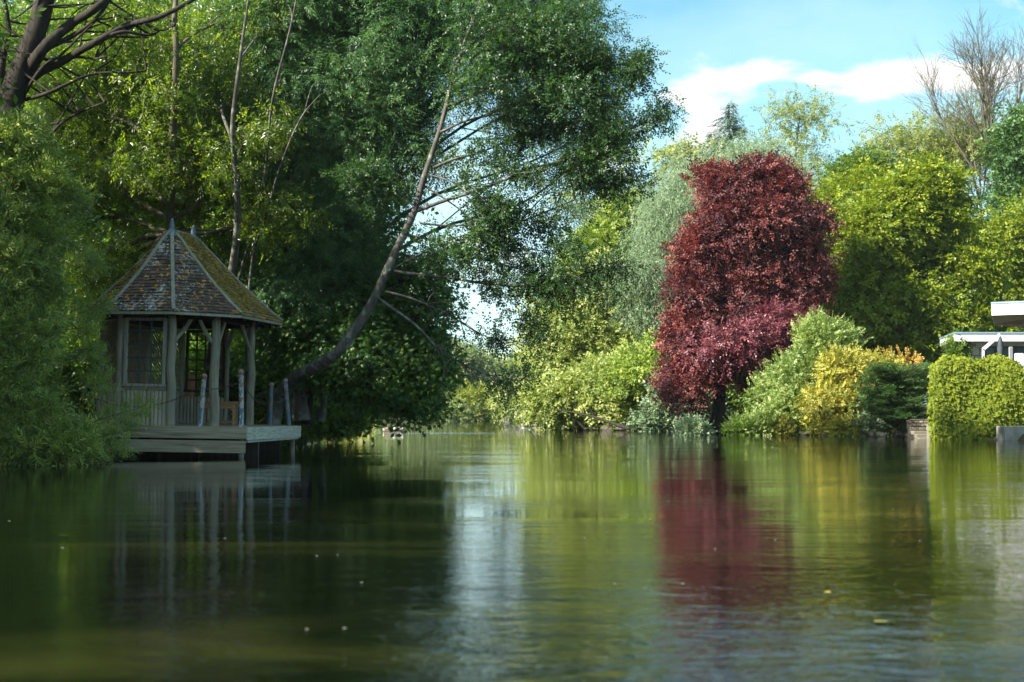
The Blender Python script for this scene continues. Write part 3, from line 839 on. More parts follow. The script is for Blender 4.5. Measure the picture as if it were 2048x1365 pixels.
t = NT('terracotta'); n1 = t.noise(t.coord(), 12, 3); t.pbr(t.ramp(n1, [(.3, (.38, .14, .07)), (.7, (.5, .22, .12))]), .8); M_terra = t.m
pc = P(379, 775, 32.9); pot = thing('flower_pot', 'orange terracotta pot seen through the rear window of the summer house', 'flower pot', tuple(pc - (0, 0, .4)))
mb = MB(); mb.lathe(pc - (0, 0, .4), [(.09, 0), (.12, .3), (.14, .55), (.17, .6), (.17, .68), (.15, .68), (.12, .6)], 14); child(mb, 'pot', M_terra, pot, True)
mb = MB(); mb.tube([pc - (0, 0, .40), pc - (0, 0, .95)], [.2, .22], 12); child(mb, 'stand', M_post, pot, True)
# ------------------------------------------------------------------ foliage kinds
B_dark = bark_mat('dark_bark', (.012, .010, .008), (.045, .038, .03), 9)
B_grey = bark_mat('grey_bark', (.045, .040, .034), (.13, .115, .10), 10, (.19, .19, .165))
B_stem = bark_mat('stem_bark', (.03, .028, .022), (.11, .10, .085), 9, (.16, .16, .13))
B_pale = bark_mat('pale_bark', (.10, .10, .085), (.27, .26, .22), 8)
B_mid = bark_mat('mid_bark', (.05, .045, .03), (.14, .12, .08), 7)
L_willow = leaf_mat('grey_willow_leaf', (.10, .16, .04), (.22, .29, .075), (.40, .45, .11), .38, rough=.4)
L_glossy = leaf_mat('glossy_leaf', (.045, .08, .016), (.105, .155, .025), (.23, .28, .045), .52, tcol=(1.9, 2.1, .5), rough=.32, spec=.6)
L_ash = leaf_mat('ash_leaf', (.04, .105, .040), (.075, .165, .058), (.13, .23, .075), .4, rough=.42)
L_maple = leaf_mat('maple_leaf', (.035, .09, .022), (.065, .15, .032), (.14, .23, .04), .5, rough=.45)
L_lean = leaf_mat('alder_leaf', (.025, .065, .022), (.045, .10, .03), (.085, .15, .04), .42, rough=.4)
L_under = leaf_mat('undergrowth_leaf', (.06, .12, .025), (.13, .21, .04), (.26, .34, .07), .5, tcol=(1.7, 1.9, .6), rough=.4)
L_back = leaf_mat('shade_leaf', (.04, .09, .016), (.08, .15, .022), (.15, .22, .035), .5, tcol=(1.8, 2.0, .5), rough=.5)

T_wil = [tmpl_twig(9, .28, .10, .26, 42, .1, seed=s) for s in (1, 2, 3)]
T_glo = [tmpl_twig(6, .24, .10, .33, 50, .35, seed=s) for s in (4, 5, 6)]
T_ash = [tmpl_twig(11, .30, .095, .26, 62, .35, opp=True, seed=s) for s in (7, 8, 9)]
T_map = [tmpl_maple(.085)]
T_rnd = [tmpl_twig(6, .22, .062, .75, 55, .2, seed=s) for s in (10, 11)]
T_hang = [tmpl_twig(8, .42, .10, .2, 28, .1, seed=s) for s in (12, 13)]
T_big = [tmpl_twig(5, .45, .2, .55, 55, .3, seed=s) for s in (14, 15)]
T_mid = [tmpl_twig(6, .36, .13, .5, 50, .2, seed=s) for s in (16, 17)]

# --- backing wood, left side (row further inland, keeps the mass dark)
back = [(-80, 48, 13.2, 'dense dark tree standing behind the left shoulder of the summer house', [(60, 300, 260, 260), (40, 620, 240, 260), (160, 80, 220, 160)]),
        (330, 46, 13, 'shadowy broad tree directly behind the tiled roof', [(330, 330, 230, 230), (380, 620, 230, 230), (320, 90, 220, 170), (240, 740, 160, 110)]),
        (620, 40, 13, 'shadowy tree between the thin pale stems and the leaning trunk', [(590, 280, 210, 230), (610, 560, 210, 230), (640, 60, 220, 150), (650, 720, 130, 110)])]
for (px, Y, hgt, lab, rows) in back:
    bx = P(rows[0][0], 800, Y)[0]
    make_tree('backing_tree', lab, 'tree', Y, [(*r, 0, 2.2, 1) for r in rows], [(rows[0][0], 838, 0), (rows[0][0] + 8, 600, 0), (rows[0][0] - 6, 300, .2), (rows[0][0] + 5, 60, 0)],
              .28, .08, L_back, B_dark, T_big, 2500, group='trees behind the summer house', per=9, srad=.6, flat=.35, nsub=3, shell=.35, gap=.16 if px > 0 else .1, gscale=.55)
# undergrowth directly behind
for px, py, Y, rx, ry, lab in ((120, 760, 36, 130, 110, 'dark understorey bush left of the summer house'), (470, 760, 38, 160, 100, 'dark understorey bush seen through the open summer house'),
                               (300, 700, 40, 160, 130, 'dark understorey bush behind the slatted wall')):
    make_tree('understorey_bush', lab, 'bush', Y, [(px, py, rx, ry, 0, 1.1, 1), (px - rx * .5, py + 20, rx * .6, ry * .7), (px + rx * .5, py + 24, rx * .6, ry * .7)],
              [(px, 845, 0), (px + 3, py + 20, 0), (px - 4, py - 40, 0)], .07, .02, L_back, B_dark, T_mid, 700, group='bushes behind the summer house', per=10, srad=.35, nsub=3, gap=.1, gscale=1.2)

# --- big willow shrub at the near left
rows = [(-40, 330, 110, 95, .8), (20, 300, 70, 65, .6), (40, 400, 90, 90, .2), (-20, 500, 130, 110, 0), (80, 475, 66, 65, .3), (40, 570, 92, 90, -.2), (92, 600, 52, 60, 0), (-20, 680, 130, 110, -.3),
        (40, 690, 62, 55, -.1), (20, 780, 85, 80, -.5), (-30, 820, 120, 100, -.6), (75, 850, 75, 55, -.4), (85, 790, 42, 45, 0), (140, 885, 45, 32, -.3), (60, 890, 110, 42, -.7), (-60, 900, 120, 40, -.6), (100, 650, 36, 30, .1), (140, 905, 60, 26, -.4), (100, 390, 36, 40, .6)]
rows = [(r[0] - (34 if 440 < r[1] < 835 and r[0] > 0 else 0), *r[1:]) for r in rows]
willow = make_tree('willow_shrub', 'tall grey green willow shrub overhanging the water left of the summer house', 'shrub', 24.3, rows, [(10, 905, 0), (0, 800, 0), (20, 600, .3), (0, 420, .6)], .10, .03,
          L_willow, B_mid, T_wil, 5200, per=8, srad=.15, subr=.22, flat=.25, up=.25, out=.8, nsub=5, shell=.62, gap=.12, gscale=2.2, droop=-.15)
# long shoots that reach across the deck and the eaves
mb = MB(); tb = MB()
for pts in ([(170, 850, 24.4), (215, 835, 24.6), (260, 822, 24.9), (292, 812, 25.2)], [(180, 870, 24.4), (225, 868, 24.5), (262, 858, 24.8)], [(140, 625, 24.6), (175, 612, 25), (212, 604, 25.3)],
            [(130, 660, 24.5), (165, 655, 24.8), (186, 645, 25)], [(160, 780, 24.4), (190, 770, 24.6), (205, 765, 24.8)], [(150, 700, 24.4), (180, 700, 24.7), (193, 712, 24.9)],
            [(190, 900, 24.2), (225, 905, 24.2), (240, 900, 24.3)], [(60, 300, 25), (75, 260, 25), (80, 235, 25)], [(110, 420, 24.8), (150, 395, 24.8), (172, 400, 24.8)], [(150, 540, 24.6), (185, 520, 24.6), (200, 530, 24.6)]):
    pp = smooth_path([P(*q) for q in pts], 5); tb = MB(); tb.tube(pp, np.linspace(.012, .003, len(pp)), 5, cap=False); child(tb, 'shoot_stem', B_mid, willow)
    q = np.repeat(pp[2:], 5, 0) + R.standard_normal((len(pp[2:]) * 5, 3)) * .05
    sprays(mb, q, np.tile(unit(pp[-1] - pp[0]), (len(q), 1)), T_wil, 2, .07, .5, -.2, .2, .9, (.6, .95), .2)
child(mb, 'shoots', L_willow, willow)

# --- forked dark tree, top left
rows = [(-120, 60, 170, 140), (60, 60, 170, 120, 1.5), (230, 30, 130, 90, 1), (130, 150, 120, 60, 2.5), (-150, 250, 120, 120)]
ft = [P(-10, 800, 31), P(5, 600, 31), P(15, 330, 31), P(25, 190, 31), P(60, 100, 31), P(90, 0, 31), P(110, -80, 31)]
root = thing('forked_tree', 'massive dark forked tree with black limbs at the upper left', 'tree', tuple(P(-10, 838, 31)))
mb = MB(); p, o = crown(mb, CL(rows, 31.5), 800, T_glo, per=10, srad=.38, flat=.35, up=.2, droop=.6, gap=.42, gscale=.9, shell=.3)
child(mb, 'crown', L_glossy, root)
tb = MB(); fp = smooth_path([P(-10, 838, 31)] + ft, 5); tb.tube(fp, np.linspace(.42, .17, len(fp)), 12, lump=.05)
for pts, r in (([(20, 215), (45, 165), (85, 100), (140, 50), (200, 10), (260, -60)], .17), ([(12, 300), (30, 210), (60, 160), (130, 120), (200, 80), (260, 50), (330, 30), (420, -20)], .12),
               ([(0, 240), (5, 120), (18, 60), (0, -40)], .10), ([(60, 150), (66, 70), (78, 0), (80, -60)], .07), ([(30, 205), (100, 185), (180, 150), (260, 145), (300, 140)], .05),
               ([(25, 230), (90, 130), (150, 115), (190, 118), (215, 112)], .045), ([(85, 100), (140, 75), (190, 40), (235, -20)], .07), ([(180, 90), (240, 65), (300, 70), (350, 50)], .05), ([(75, 300), (120, 250), (160, 225), (210, 205)], .045)):
    q = smooth_path([P(a, b, 31 + .3 * math.sin(a * .05)) for a, b in pts], 5); tb.tube(q, np.linspace(r, r * .35, len(q)), 9, lump=.06)
    for k in range(6):
        s = q[R.integers(3, len(q))]; c = p[np.argsort(np.linalg.norm(p - s, axis=1))[R.integers(5, 60)]]
        z3 = smooth_path([s, (s + c) / 2 + R.standard_normal(3) * .1, c], 4); tb.tube(z3, np.linspace(.03, .006, len(z3)), 5, cap=False)
child(tb, 'trunk', B_dark, root, True)

# --- bright glossy tree behind the roof, with thin stems
rows = [(200, 330, 140, 110), (330, 420, 120, 110, .5), (120, 420, 120, 90, .5), (240, 520, 110, 70), (420, 320, 110, 110, .3), (330, 250, 110, 90), (160, 220, 130, 90, .5), (470, 480, 80, 90, .6),
        (330, 110, 130, 100), (480, 180, 110, 110), (80, 300, 110, 80, 1), (500, 30, 130, 100), (160, 560, 70, 60, .8), (510, 600, 60, 80, 1), (150, 660, 60, 60, 1.5), (350, 200, 50, 40, -2.6, .5, 1.2), (460, 330, 60, 40, -2.4, .5, 1.2), (300, 330, 60, 40, -2.4, .5, 1.2), (420, 100, 60, 40, -2.8, .5, 1.2), (560, 420, 50, 40, -2.0, .5, 1.2), (250, 140, 60, 50, -2.2, .5, 1.2), (540, 250, 50, 40, -2.6, .5, 1.2)]
root = make_tree('glossy_leaved_tree', 'bright glossy leaved tree with a slim upright stem rising behind the tiled roof', 'tree', 34.2, rows, [(338, 836, 0), (336, 600, -.4), (340, 440, -1.2), (343, 330, -2.2), (347, 240, -2.8), (352, 120, -3.2), (350, 20, -3.2), (360, -60, -2.8)], .13, .05,
          L_glossy, B_mid, T_glo, 5200, per=9, srad=.32, flat=.35, up=.1, droop=.7, gap=.20, gscale=1.3, nsub=4, shell=.4)
# --- pale twin stems behind: slender trees with sparse crowns
for k, (path, r, lab, rows) in enumerate((
        ([(430, 838), (422, 740), (433, 660), (468, 520), (475, 380), (465, 260), (480, 120), (500, -20)], .085, 'pale thick leaning trunk visible through the rear window of the summer house', [(500, 60, 90, 80), (440, 200, 80, 80), (520, 260, 80, 70)]),
        ([(500, 838), (494, 690), (505, 520), (532, 430), (562, 330), (600, 240), (640, 190)], .05, 'slim pale leaning stem rising right of the tiled roof', [(600, 240, 90, 60), (650, 150, 80, 70)]),
        ([(455, 838), (445, 690), (500, 480), (530, 350), (545, 200), (580, 60), (600, -40)], .06, 'second slim dark stem rising behind the roof finials', [(560, 120, 90, 80), (600, 0, 90, 80)]))):
    make_tree('slender_tree', lab, 'tree', 33.6 + k * .5, rows, [(a, b, float(np.interp(b, [0, 250, 500, 838], [-3.3 - k * .5, -2.9 - k * .5, -1.6, 0]))) for a, b in path], r * (1.9 if k == 0 else 1.0), r * .25, L_ash, B_stem, T_ash, 320, group='slender stems behind the summer house', per=9, srad=.35, gap=.2, gscale=1, nsub=4)

# --- ash, dark, centre
rows = [(640, 180, 110, 100), (740, 120, 110, 100), (560, 60, 130, 90, .4), (700, 280, 110, 80), (610, 350, 100, 80), (720, 400, 80, 70), (800, 240, 80, 90), (660, 480, 90, 80), (560, 250, 90, 90, .6), (540, 440, 70, 80, .8),
        (600, 580, 80, 70, .2), (740, 500, 60, 60, .2), (780, 30, 110, 100), (660, -40, 200, 100), (800, 140, 90, 80), (480, 140, 80, 90, .6), (850, 330, 50, 60), (560, 540, 50, 50, .3), (690, 600, 60, 40)]
make_tree('ash_tree', 'dark ash tree with feathery compound leaves filling the upper middle of the left bank', 'tree', 33.9, rows, [(600, 842, 1), (590, 700, 1), (585, 560, .6), (575, 420, .3), (600, 300, 0), (640, 160, 0), (680, 20, 0)], .20, .07,
          L_ash, B_grey, T_ash, 4600, per=9, srad=.36, flat=.22, up=.6, droop=.35, gap=.16, gscale=1.5, nsub=4, shell=.45, rnd=.4)
# --- maple, dark, low centre
rows = [(680, 690, 110, 90), (780, 700, 80, 70), (620, 620, 90, 70, .4), (740, 600, 100, 70, .2), (820, 640, 60, 50), (850, 700, 45, 40, -.2), (800, 770, 50, 35, -.3), (720, 765, 60, 30, 0), (600, 720, 60, 50, .4), (560, 690, 60, 90, 1.0), (855, 740, 25, 22, -.4), (830, 800, 18, 26, -.4), (880, 610, 40, 50, 0), (820, 560, 70, 50, .2)]
make_tree('maple_tree', 'very dark maple with broad lobed leaves drooping low over the water behind the leaning trunk', 'tree', 34.2, rows, [(610, 845, 1.2), (620, 780, 1.0), (650, 700, .6), (700, 620, .2), (740, 560, 0)], .16, .06,
          L_maple, B_dark, T_map, 3000, per=12, srad=.34, flat=.22, up=.7, droop=.75, gap=.12, gscale=1.6, nsub=4, shell=.5, scale=(.75, 1.25), rnd=.35)

# --- leaning tree
root = thing('leaning_tree', 'tree with a curved leaning grey trunk whose long boughs stretch right over the pond', 'tree', tuple(P(548, 850, 33.2)))
tb = MB(); YL = 30.9
tr = [(545, 856, 2.3), (556, 800, 2.2), (588, 758, 1.5), (630, 735, .7), (675, 705, 0), (706, 665, 0), (742, 610, 0), (772, 545, 0), (802, 480, 0), (830, 420, 0), (848, 355, 0), (870, 290, .1), (888, 230, .2), (905, 160, .2), (935, 70, .3), (965, -10, .3), (980, -80, .3)]
trp = smooth_path([P(a, b, YL + c) for a, b, c in tr], 4)
rad = np.interp(np.linspace(0, 1, len(trp)), [0, .12, .25, .45, .7, 1], [.19, .15, .118, .088, .052, .028])
tb.tube(trp, rad, 14, lump=.035)
boughs = [([(826, 425), (900, 398), (960, 380), (1040, 347), (1110, 325), (1165, 313), (1230, 275), (1290, 243), (1335, 210)], .045, 1),
          ([(866, 337), (905, 320), (960, 305), (1010, 285), (1075, 258), (1130, 262)], .035, 1),
          ([(840, 447), (900, 452), (960, 448), (1040, 440), (1110, 455)], .025, .8), ([(812, 470), (880, 485), (960, 515), (1050, 542), (1110, 560)], .03, 1),
          ([(788, 543), (840, 550), (900, 556), (990, 570), (1080, 572), (1130, 560), (1200, 540), (1245, 535)], .04, 1), ([(770, 583), (830, 600), (900, 632), (960, 668), (1020, 690)], .03, 1),
          ([(758, 598), (830, 650), (880, 700), (930, 730), (985, 752), (1040, 762)], .035, 1), ([(893, 213), (950, 190), (1020, 150), (1100, 130), (1180, 120), (1265, 135)], .035, 1.2),
          ([(910, 120), (980, 60), (1080, 30), (1170, 20)], .03, 1.2), ([(880, 265), (940, 240), (1040, 220), (1130, 200), (1210, 190)], .03, 1.2), ([(900, 170), (950, 130), (1010, 90), (1090, 80)], .03, 1.2),
          ([(830, 415), (790, 380), (750, 350), (720, 345)], .03, .6), ([(780, 540), (860, 500), (930, 470), (1000, 480)], .02, .7), ([(860, 350), (905, 365), (960, 400), (1010, 405)], .018, .8), ([(848, 372), (920, 420), (980, 480), (1060, 500), (1140, 480)], .02, 1.0),
          ([(1110, 325), (1160, 355), (1215, 360), (1262, 330)], .012, .8), ([(1130, 262), (1180, 240), (1235, 285)], .012, .6), ([(960, 520), (1010, 590), (1060, 640), (1080, 660)], .014, .8), ([(1200, 175), (1240, 160), (1272, 128)], .010, .6)]
mb = MB(); PTS = []
for bi, (pts, r, dens) in enumerate(boughs):
    dy = R.normal(0, .5); q = smooth_path([P(a, b, YL + dy * i / len(pts)) for i, (a, b) in enumerate(pts)], 6)
    tb.tube(q, np.linspace(r, r * .22, len(q)), 8, cap=False, lump=.04)
    n = len(q)
    for k in range(int(n * 1.2)):
        i = R.integers(n // 3, n); s = q[i]; L = (.3 + .8 * R.random()) * (1 - .35 * i / n)
        d = unit(unit(q[-1] - q[0]) * .6 + R.standard_normal(3) * (.5, .6, .45) + (0, 0, -.05)); e = s + d * L - (0, 0, .15 * L)
        t3 = smooth_path([s, (s + e) / 2 + (0, 0, .05), e], 3); tb.tube(t3, np.linspace(r * .3 + .003, .003, len(t3)), 4, cap=False)
        if bi not in (4, 5, 6, 14, 17, 2, 3, 12, 1, 13) or R.random() < (.32 if bi in (5, 6, 14, 17) else .85): PTS += list(t3[1:])
PTS = np.array(PTS); PTS = PTS[R.random(len(PTS)) < .95]
sprays(mb, np.repeat(PTS, 2, 0) + R.standard_normal((2 * len(PTS), 3)) * .09, unit(R.standard_normal((2 * len(PTS), 3)) + (.3, 0, .3)), T_rnd, 3, .15, .5, .25, .5, .4, (.65, 1.15), .18)
cl = CL([(1090, 130, 110, 80, 0, 1.2, 1), (1000, 60, 130, 80, 0, 1.2, 1), (1160, 210, 60, 50, 0, .9, .8), (1130, 40, 80, 60, 0, 1, .8), (960, 170, 90, 60, 0, 1.2, .6), (960, 300, 80, 40, 0, .9, .4), (1020, 400, 70, 40, 0, .9, .4), (930, 500, 60, 35, 0, .8, .35), (1120, 505, 60, 35, .2, .8, .3)], YL)
crown(mb, cl, 800, T_rnd, per=8, srad=.26, flat=.3, up=.4, droop=.3, gap=.1, gscale=1.6)
child(tb, 'trunk', B_grey, root, True); child(mb, 'crown', L_lean, root)

# --- hanging narrow leaved willow at the top
rows = [(900, 40, 110, 90), (1030, 60, 110, 90), (1120, 110, 80, 80), (1170, 50, 60, 70), (1190, 170, 45, 70), (850, 150, 60, 70), (1000, 170, 80, 50), (1090, 225, 60, 40), (1190, 260, 42, 40), (1150, 330, 35, 40), (1000, -60, 250, 90), (820, 0, 120, 110), (1150, 400, 30, 40)]
make_tree('white_willow', 'willow with narrow hanging leaves forming the top right edge of the dark left bank', 'tree', 34.6, rows, [(640, 843, 1), (660, 700, 1), (720, 520, .5), (790, 340, .2), (850, 180, 0), (900, 40, 0), (930, -60, 0)], .10, .03,
          L_lean, B_grey, T_hang, 2100, per=8, srad=.28, flat=.4, up=.0, droop=1.6, gap=.14, gscale=1.4, nsub=5, shell=.35)

# --- bank shrubs right of the deck, partly sunlit
for (px, py, Y, rx, ry, n, lab) in ((640, 810, 40.5, 60, 55, 900, 'sunlit small leaved bush at the waterline right of the crooked post'), (700, 800, 46, 45, 42, 600, 'small leaved bush beside the bleached dead branches'),
                                    (590, 790, 37.5, 55, 60, 800, 'loose green bush just behind the leaning trunk base')):
    make_tree('bank_bush', lab, 'bush', Y, [(px, py, rx, ry, 0, 1, 1), (px - rx * .5, py + ry * .4, rx * .5, ry * .5), (px + rx * .55, py + ry * .45, rx * .5, ry * .45)], [(px, 862, 0), (px + 4, py + 10, 0), (px - 3, py - 20, 0)], .05, .02,
              L_under, B_mid, T_rnd, n, group='bushes on the left water edge', per=8, srad=.25, gap=.15, gscale=2.2, nsub=4, shell=.4, droop=.2, scale=(.9, 1.4))
# bent dead branch in the water
def bough(name, label, cat, paths, mat, sides=7):
    rt = thing(name, label, cat, tuple(P(*paths[0][0][0]))); tb = MB()
    for pts, r in paths:
        q = smooth_path([P(*a) for a in pts], 6); tb.tube(q, np.linspace(r, max(r * .25, .004), len(q)), sides, lump=.08)
    child(tb, 'wood', mat, rt, True); return rt
bough('drowned_branch', 'thin dark bent branch dipping into the water below the sunlit bush', 'branch', [([(668, 880, 44), (655, 868, 44), (640, 860, 44), (622, 852, 44)], .03), ([(655, 868, 44), (668, 872, 44), (690, 866, 44)], .02), ([(668, 880, 44), (682, 860, 44), (684, 848, 44)], .014)], B_dark)
M_drift = wood_mat('bleached_wood', (.35, .33, .28), (.55, .53, .47), (.65, .63, .58), 'x', 20)
bough('bleached_driftwood', 'bleached dead branches caught at the far end of the left bank', 'driftwood', [([(705, 835, 62), (722, 826, 62), (740, 833, 62), (752, 829, 62)], .05), ([(712, 826, 62), (728, 834, 62), (735, 843, 62)], .04), ([(728, 848, 62), (720, 836, 62), (732, 824, 62), (745, 820, 62)], .035), ([(716, 843, 62), (724, 833, 62), (738, 843, 62)], .03)], M_drift)
L_yel = leaf_mat('yellow_water_leaf', (.22, .24, .03), (.38, .38, .05), (.5, .48, .1), .35)
rt = thing('yellow_water_plant', 'patch of yellow green leaves floating out from the left bank by the ducks', 'water plant', tuple(P(705, 858, 62)))
mb = MB(); c = [P(x, y, 62.) for x, y in zip(R.normal(700, 20, 240), 857 - np.abs(R.normal(0, 5, 240)))]; c = np.array(c); c[:, 1] += R.normal(0, 1, 240); c[:, 2] = np.clip(c[:, 2] - .0, .02, .5)
sprays(mb, c, np.tile([0, -.3, 1.], (240, 1)), [tmpl_leaf(.12, .7)], 5, .15, .4, 0, .8, .3, (.7, 1.3), .2); child(mb, 'leaves', L_yel, rt)

# --- off-frame trees on the left bank: they throw the shade that lies on the summer house
for k, (x, y, hgt, lab) in enumerate(((-13.6, 25.2, 12, 'tall shade tree outside the view beside the willow shrub'), (-14.5, 17.5, 12, 'tall shade tree outside the view nearer the camera'), (-14.4, 29.0, 8.5, 'lower shade tree beyond the left edge behind the willow shrub'),
                                      (-13.8, 11.5, 11, 'tall shade tree outside the view nearest the camera'))):
    c0 = np.array([x, y, 0.]); ex = [[x + .8, y, hgt - 2.6, 2.8, 2.6, 2.4, 1], [x - 1, y + 1.2, hgt - 3.4, 2.4, 2.4, 2.2, 1], [x + 2.4, y + 1.5, hgt - 2.2, 2.2, 2.2, 1.8, 1]] if hgt > 14 else [[x, y, hgt * .62, 3.2, 3.4, hgt * .36, 1], [x + 1, y + 1.5, hgt * .42, 2.6, 2.6, hgt * .26, 1], [x - 1, y - 1.8, hgt * .5, 2.6, 2.6, hgt * .3, 1], [x + .6, y - .4, hgt * .85, 2.3, 2.3, hgt * .16, 1]]
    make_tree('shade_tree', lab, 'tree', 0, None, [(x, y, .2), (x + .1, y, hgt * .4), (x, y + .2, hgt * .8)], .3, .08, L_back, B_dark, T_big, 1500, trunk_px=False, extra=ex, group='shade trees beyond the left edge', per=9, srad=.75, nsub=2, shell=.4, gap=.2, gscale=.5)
# ------------------------------------------------------------------ right bank foliage kinds
L_lime = leaf_mat('lime_leaf', (.12, .18, .03), (.21, .29, .045), (.34, .40, .07), .38, rough=.5)
L_limep = leaf_mat('pale_lime_leaf', (.17, .22, .055), (.29, .34, .095), (.42, .45, .15), .38, rough=.5)
L_silver = leaf_mat('silver_willow_leaf', (.12, .19, .10), (.20, .28, .155), (.30, .37, .22), .3, tcol=(1.15, 1.2, .8), rough=.5)
L_beech = leaf_mat('copper_beech_leaf', (.045, .015, .020), (.12, .034, .038), (.27, .085, .068), .28, tcol=(1.7, .6, .45), rough=.5, spec=.3)
L_beechp = leaf_mat('pink_beech_leaf', (.07, .020, .030), (.145, .042, .055), (.27, .09, .105), .28, tcol=(1.4, .5, .6), rough=.36)
L_horn = leaf_mat('hornbeam_leaf', (.08, .12, .010), (.16, .22, .014), (.30, .34, .022), .38, tcol=(1.3, 1.35, .35), rough=.5)
L_hornd = leaf_mat('dark_lime_leaf', (.05, .10, .014), (.10, .17, .022), (.17, .25, .028), .4, rough=.5)
L_shrub = leaf_mat('pale_shrub_leaf', (.13, .20, .045), (.24, .32, .085), (.36, .42, .14), .35, rough=.42, spec=.5)
L_gold = leaf_mat('golden_leaf', (.18, .20, .03), (.34, .34, .055), (.50, .44, .085), .35, tcol=(1.2, 1.15, .4))
L_goldr = leaf_mat('orange_leaf', (.42, .32, .06), (.52, .33, .07), (.58, .26, .07), .35, tcol=(1.3, 1.0, .4))
L_juni = leaf_mat('juniper_needle', (.025, .065, .015), (.05, .115, .02), (.09, .17, .03), .15, rough=.6)
L_ivy = leaf_mat('creeper_leaf', (.10, .14, .010), (.17, .22, .014), (.26, .29, .022), .3, tcol=(1.3, 1.3, .4), rough=.6, spec=.25)
L_far = leaf_mat('far_leaf', (.06, .10, .03), (.11, .17, .05), (.17, .23, .07), .35)
L_farp = leaf_mat('far_pale_leaf', (.11, .15, .06), (.18, .23, .10), (.25, .30, .14), .35)
L_fary = leaf_mat('far_yellow_leaf', (.15, .19, .03), (.24, .28, .05), (.34, .37, .08), .35)
L_spruce = leaf_mat('spruce_needle', (.02, .055, .03), (.035, .08, .04), (.06, .11, .05), .1)
L_spring = leaf_mat('spring_leaf', (.16, .20, .05), (.25, .29, .07), (.34, .36, .11), .4)
L_evergreen = leaf_mat('evergreen_leaf', (.03, .08, .02), (.06, .13, .03), (.10, .18, .04), .3)
L_pinkf = leaf_mat('pink_petal', (.6, .15, .25), (.7, .2, .3), (.75, .3, .4), .3)

F_s = [tmpl_twig(6, .42, .15, .6, 50, .2, seed=s) for s in (21, 22)]
F_m = [tmpl_twig(6, .55, .2, .6, 50, .2, seed=s) for s in (23, 24)]
F_l = [tmpl_twig(6, .8, .30, .6, 50, .2, seed=s) for s in (25, 26)]
F_x = [tmpl_twig(6, 1.2, .42, .6, 50, .2, seed=s) for s in (27, 28)]
F_b = [tmpl_twig(7, .45, .125, .6, 45, .25, seed=s) for s in (29, 30)]
F_st = [tmpl_strand(16, 1.0, .17, .22, seed=s) for s in (31, 32)]
F_ash = [tmpl_twig(9, .6, .2, .35, 60, .4, opp=True, seed=s) for s in (33, 34)]
F_q = [tmpl_twig(8, .30, .085, .6, 45, .1, seed=s) for s in (35, 36)]

# --- far end of the pond
Y = 126
make_tree('far_tree', 'pale green tree at the far end of the pond left of the gap', 'tree', Y, [(880, 790, 48, 48), (850, 815, 40, 30), (905, 740, 40, 45), (930, 800, 40, 40), (870, 735, 30, 40)], [(890, 838, 0), (888, 780, 0), (890, 720, 0)], .3, .1, L_farp, B_mid, F_l, 1300, group='trees at the far end of the pond', per=8, srad=1.1, nsub=3, gap=.15, gscale=.3)
make_tree('far_tree', 'paler taller tree with thin dark stems at the far left of the pond', 'tree', Y + 16, [(860, 760, 60, 70), (800, 790, 50, 50), (830, 740, 50, 60), (900, 770, 60, 60)], [(840, 836, 0), (842, 760, 0), (845, 700, 0)], .35, .1, L_far, B_mid, F_x, 1100, group='trees at the far end of the pond', per=8, srad=1.4, nsub=3, gap=.15, gscale=.25)
make_tree('far_tree', 'low yellow green rounded tree beside the stone bridge', 'tree', Y - 4, [(948, 818, 26, 24), (935, 830, 22, 12), (962, 828, 20, 14), (950, 796, 14, 14)], [(948, 843, 0), (948, 825, 0), (949, 800, 0)], .2, .08, L_fary, B_mid, F_m, 420, group='trees at the far end of the pond', per=8, srad=.7, nsub=3)
make_tree('far_tree', 'grey green round tree at the far shore right of the driftwood', 'tree', Y - 5, [(800, 822, 44, 22), (770, 826, 36, 18), (860, 832, 40, 12), (905, 832, 30, 10)], [(810, 843, 0), (812, 826, 0), (812, 806, 0)], .2, .08, L_farp, B_mid, F_m, 600, group='trees at the far end of the pond', per=8, srad=.8, nsub=2)
make_tree('far_tree', 'hazy green tree standing behind the stone bridge', 'tree', Y + 34, [(990, 790, 34, 32), (965, 760, 24, 34), (1000, 815, 36, 22), (940, 775, 26, 30)], [(985, 838, 0), (985, 800, 0), (985, 770, 0)], .3, .1, L_farp, B_mid, F_x, 500, group='trees at the far end of the pond', per=8, srad=1.4, nsub=2)
make_tree('distant_tree', 'bluish distant round tree in the gap between the two banks', 'tree', 260, [(1048, 772, 26, 28), (1078, 762, 26, 26), (1020, 785, 22, 18), (1110, 775, 30, 40)], [(1050, 826, 0), (1050, 790, 0), (1050, 765, 0)], .5, .2, L_far, B_mid, [tmpl_twig(6, 2.2, .9, .7, 50, .2, seed=41)], 500, per=8, srad=2.2, nsub=0)
for k, (px, py, rx, ry, Y) in enumerate(((700, 780, 90, 60, 150), (1130, 790, 80, 40, 180), (960, 815, 120, 14, 190))):
    make_tree('distant_tree', ['distant wood edge tree glimpsed behind the maple', 'distant tree behind the right bank thicket', 'low distant hedge tree behind the bridge'][k], 'tree', Y, [(px, py, rx, ry)], [(px, 830, 0), (px, py + 10, 0), (px, py - 20, 0)], .4, .2, L_far, B_mid, F_x, 500, per=8, srad=1.8, nsub=0)

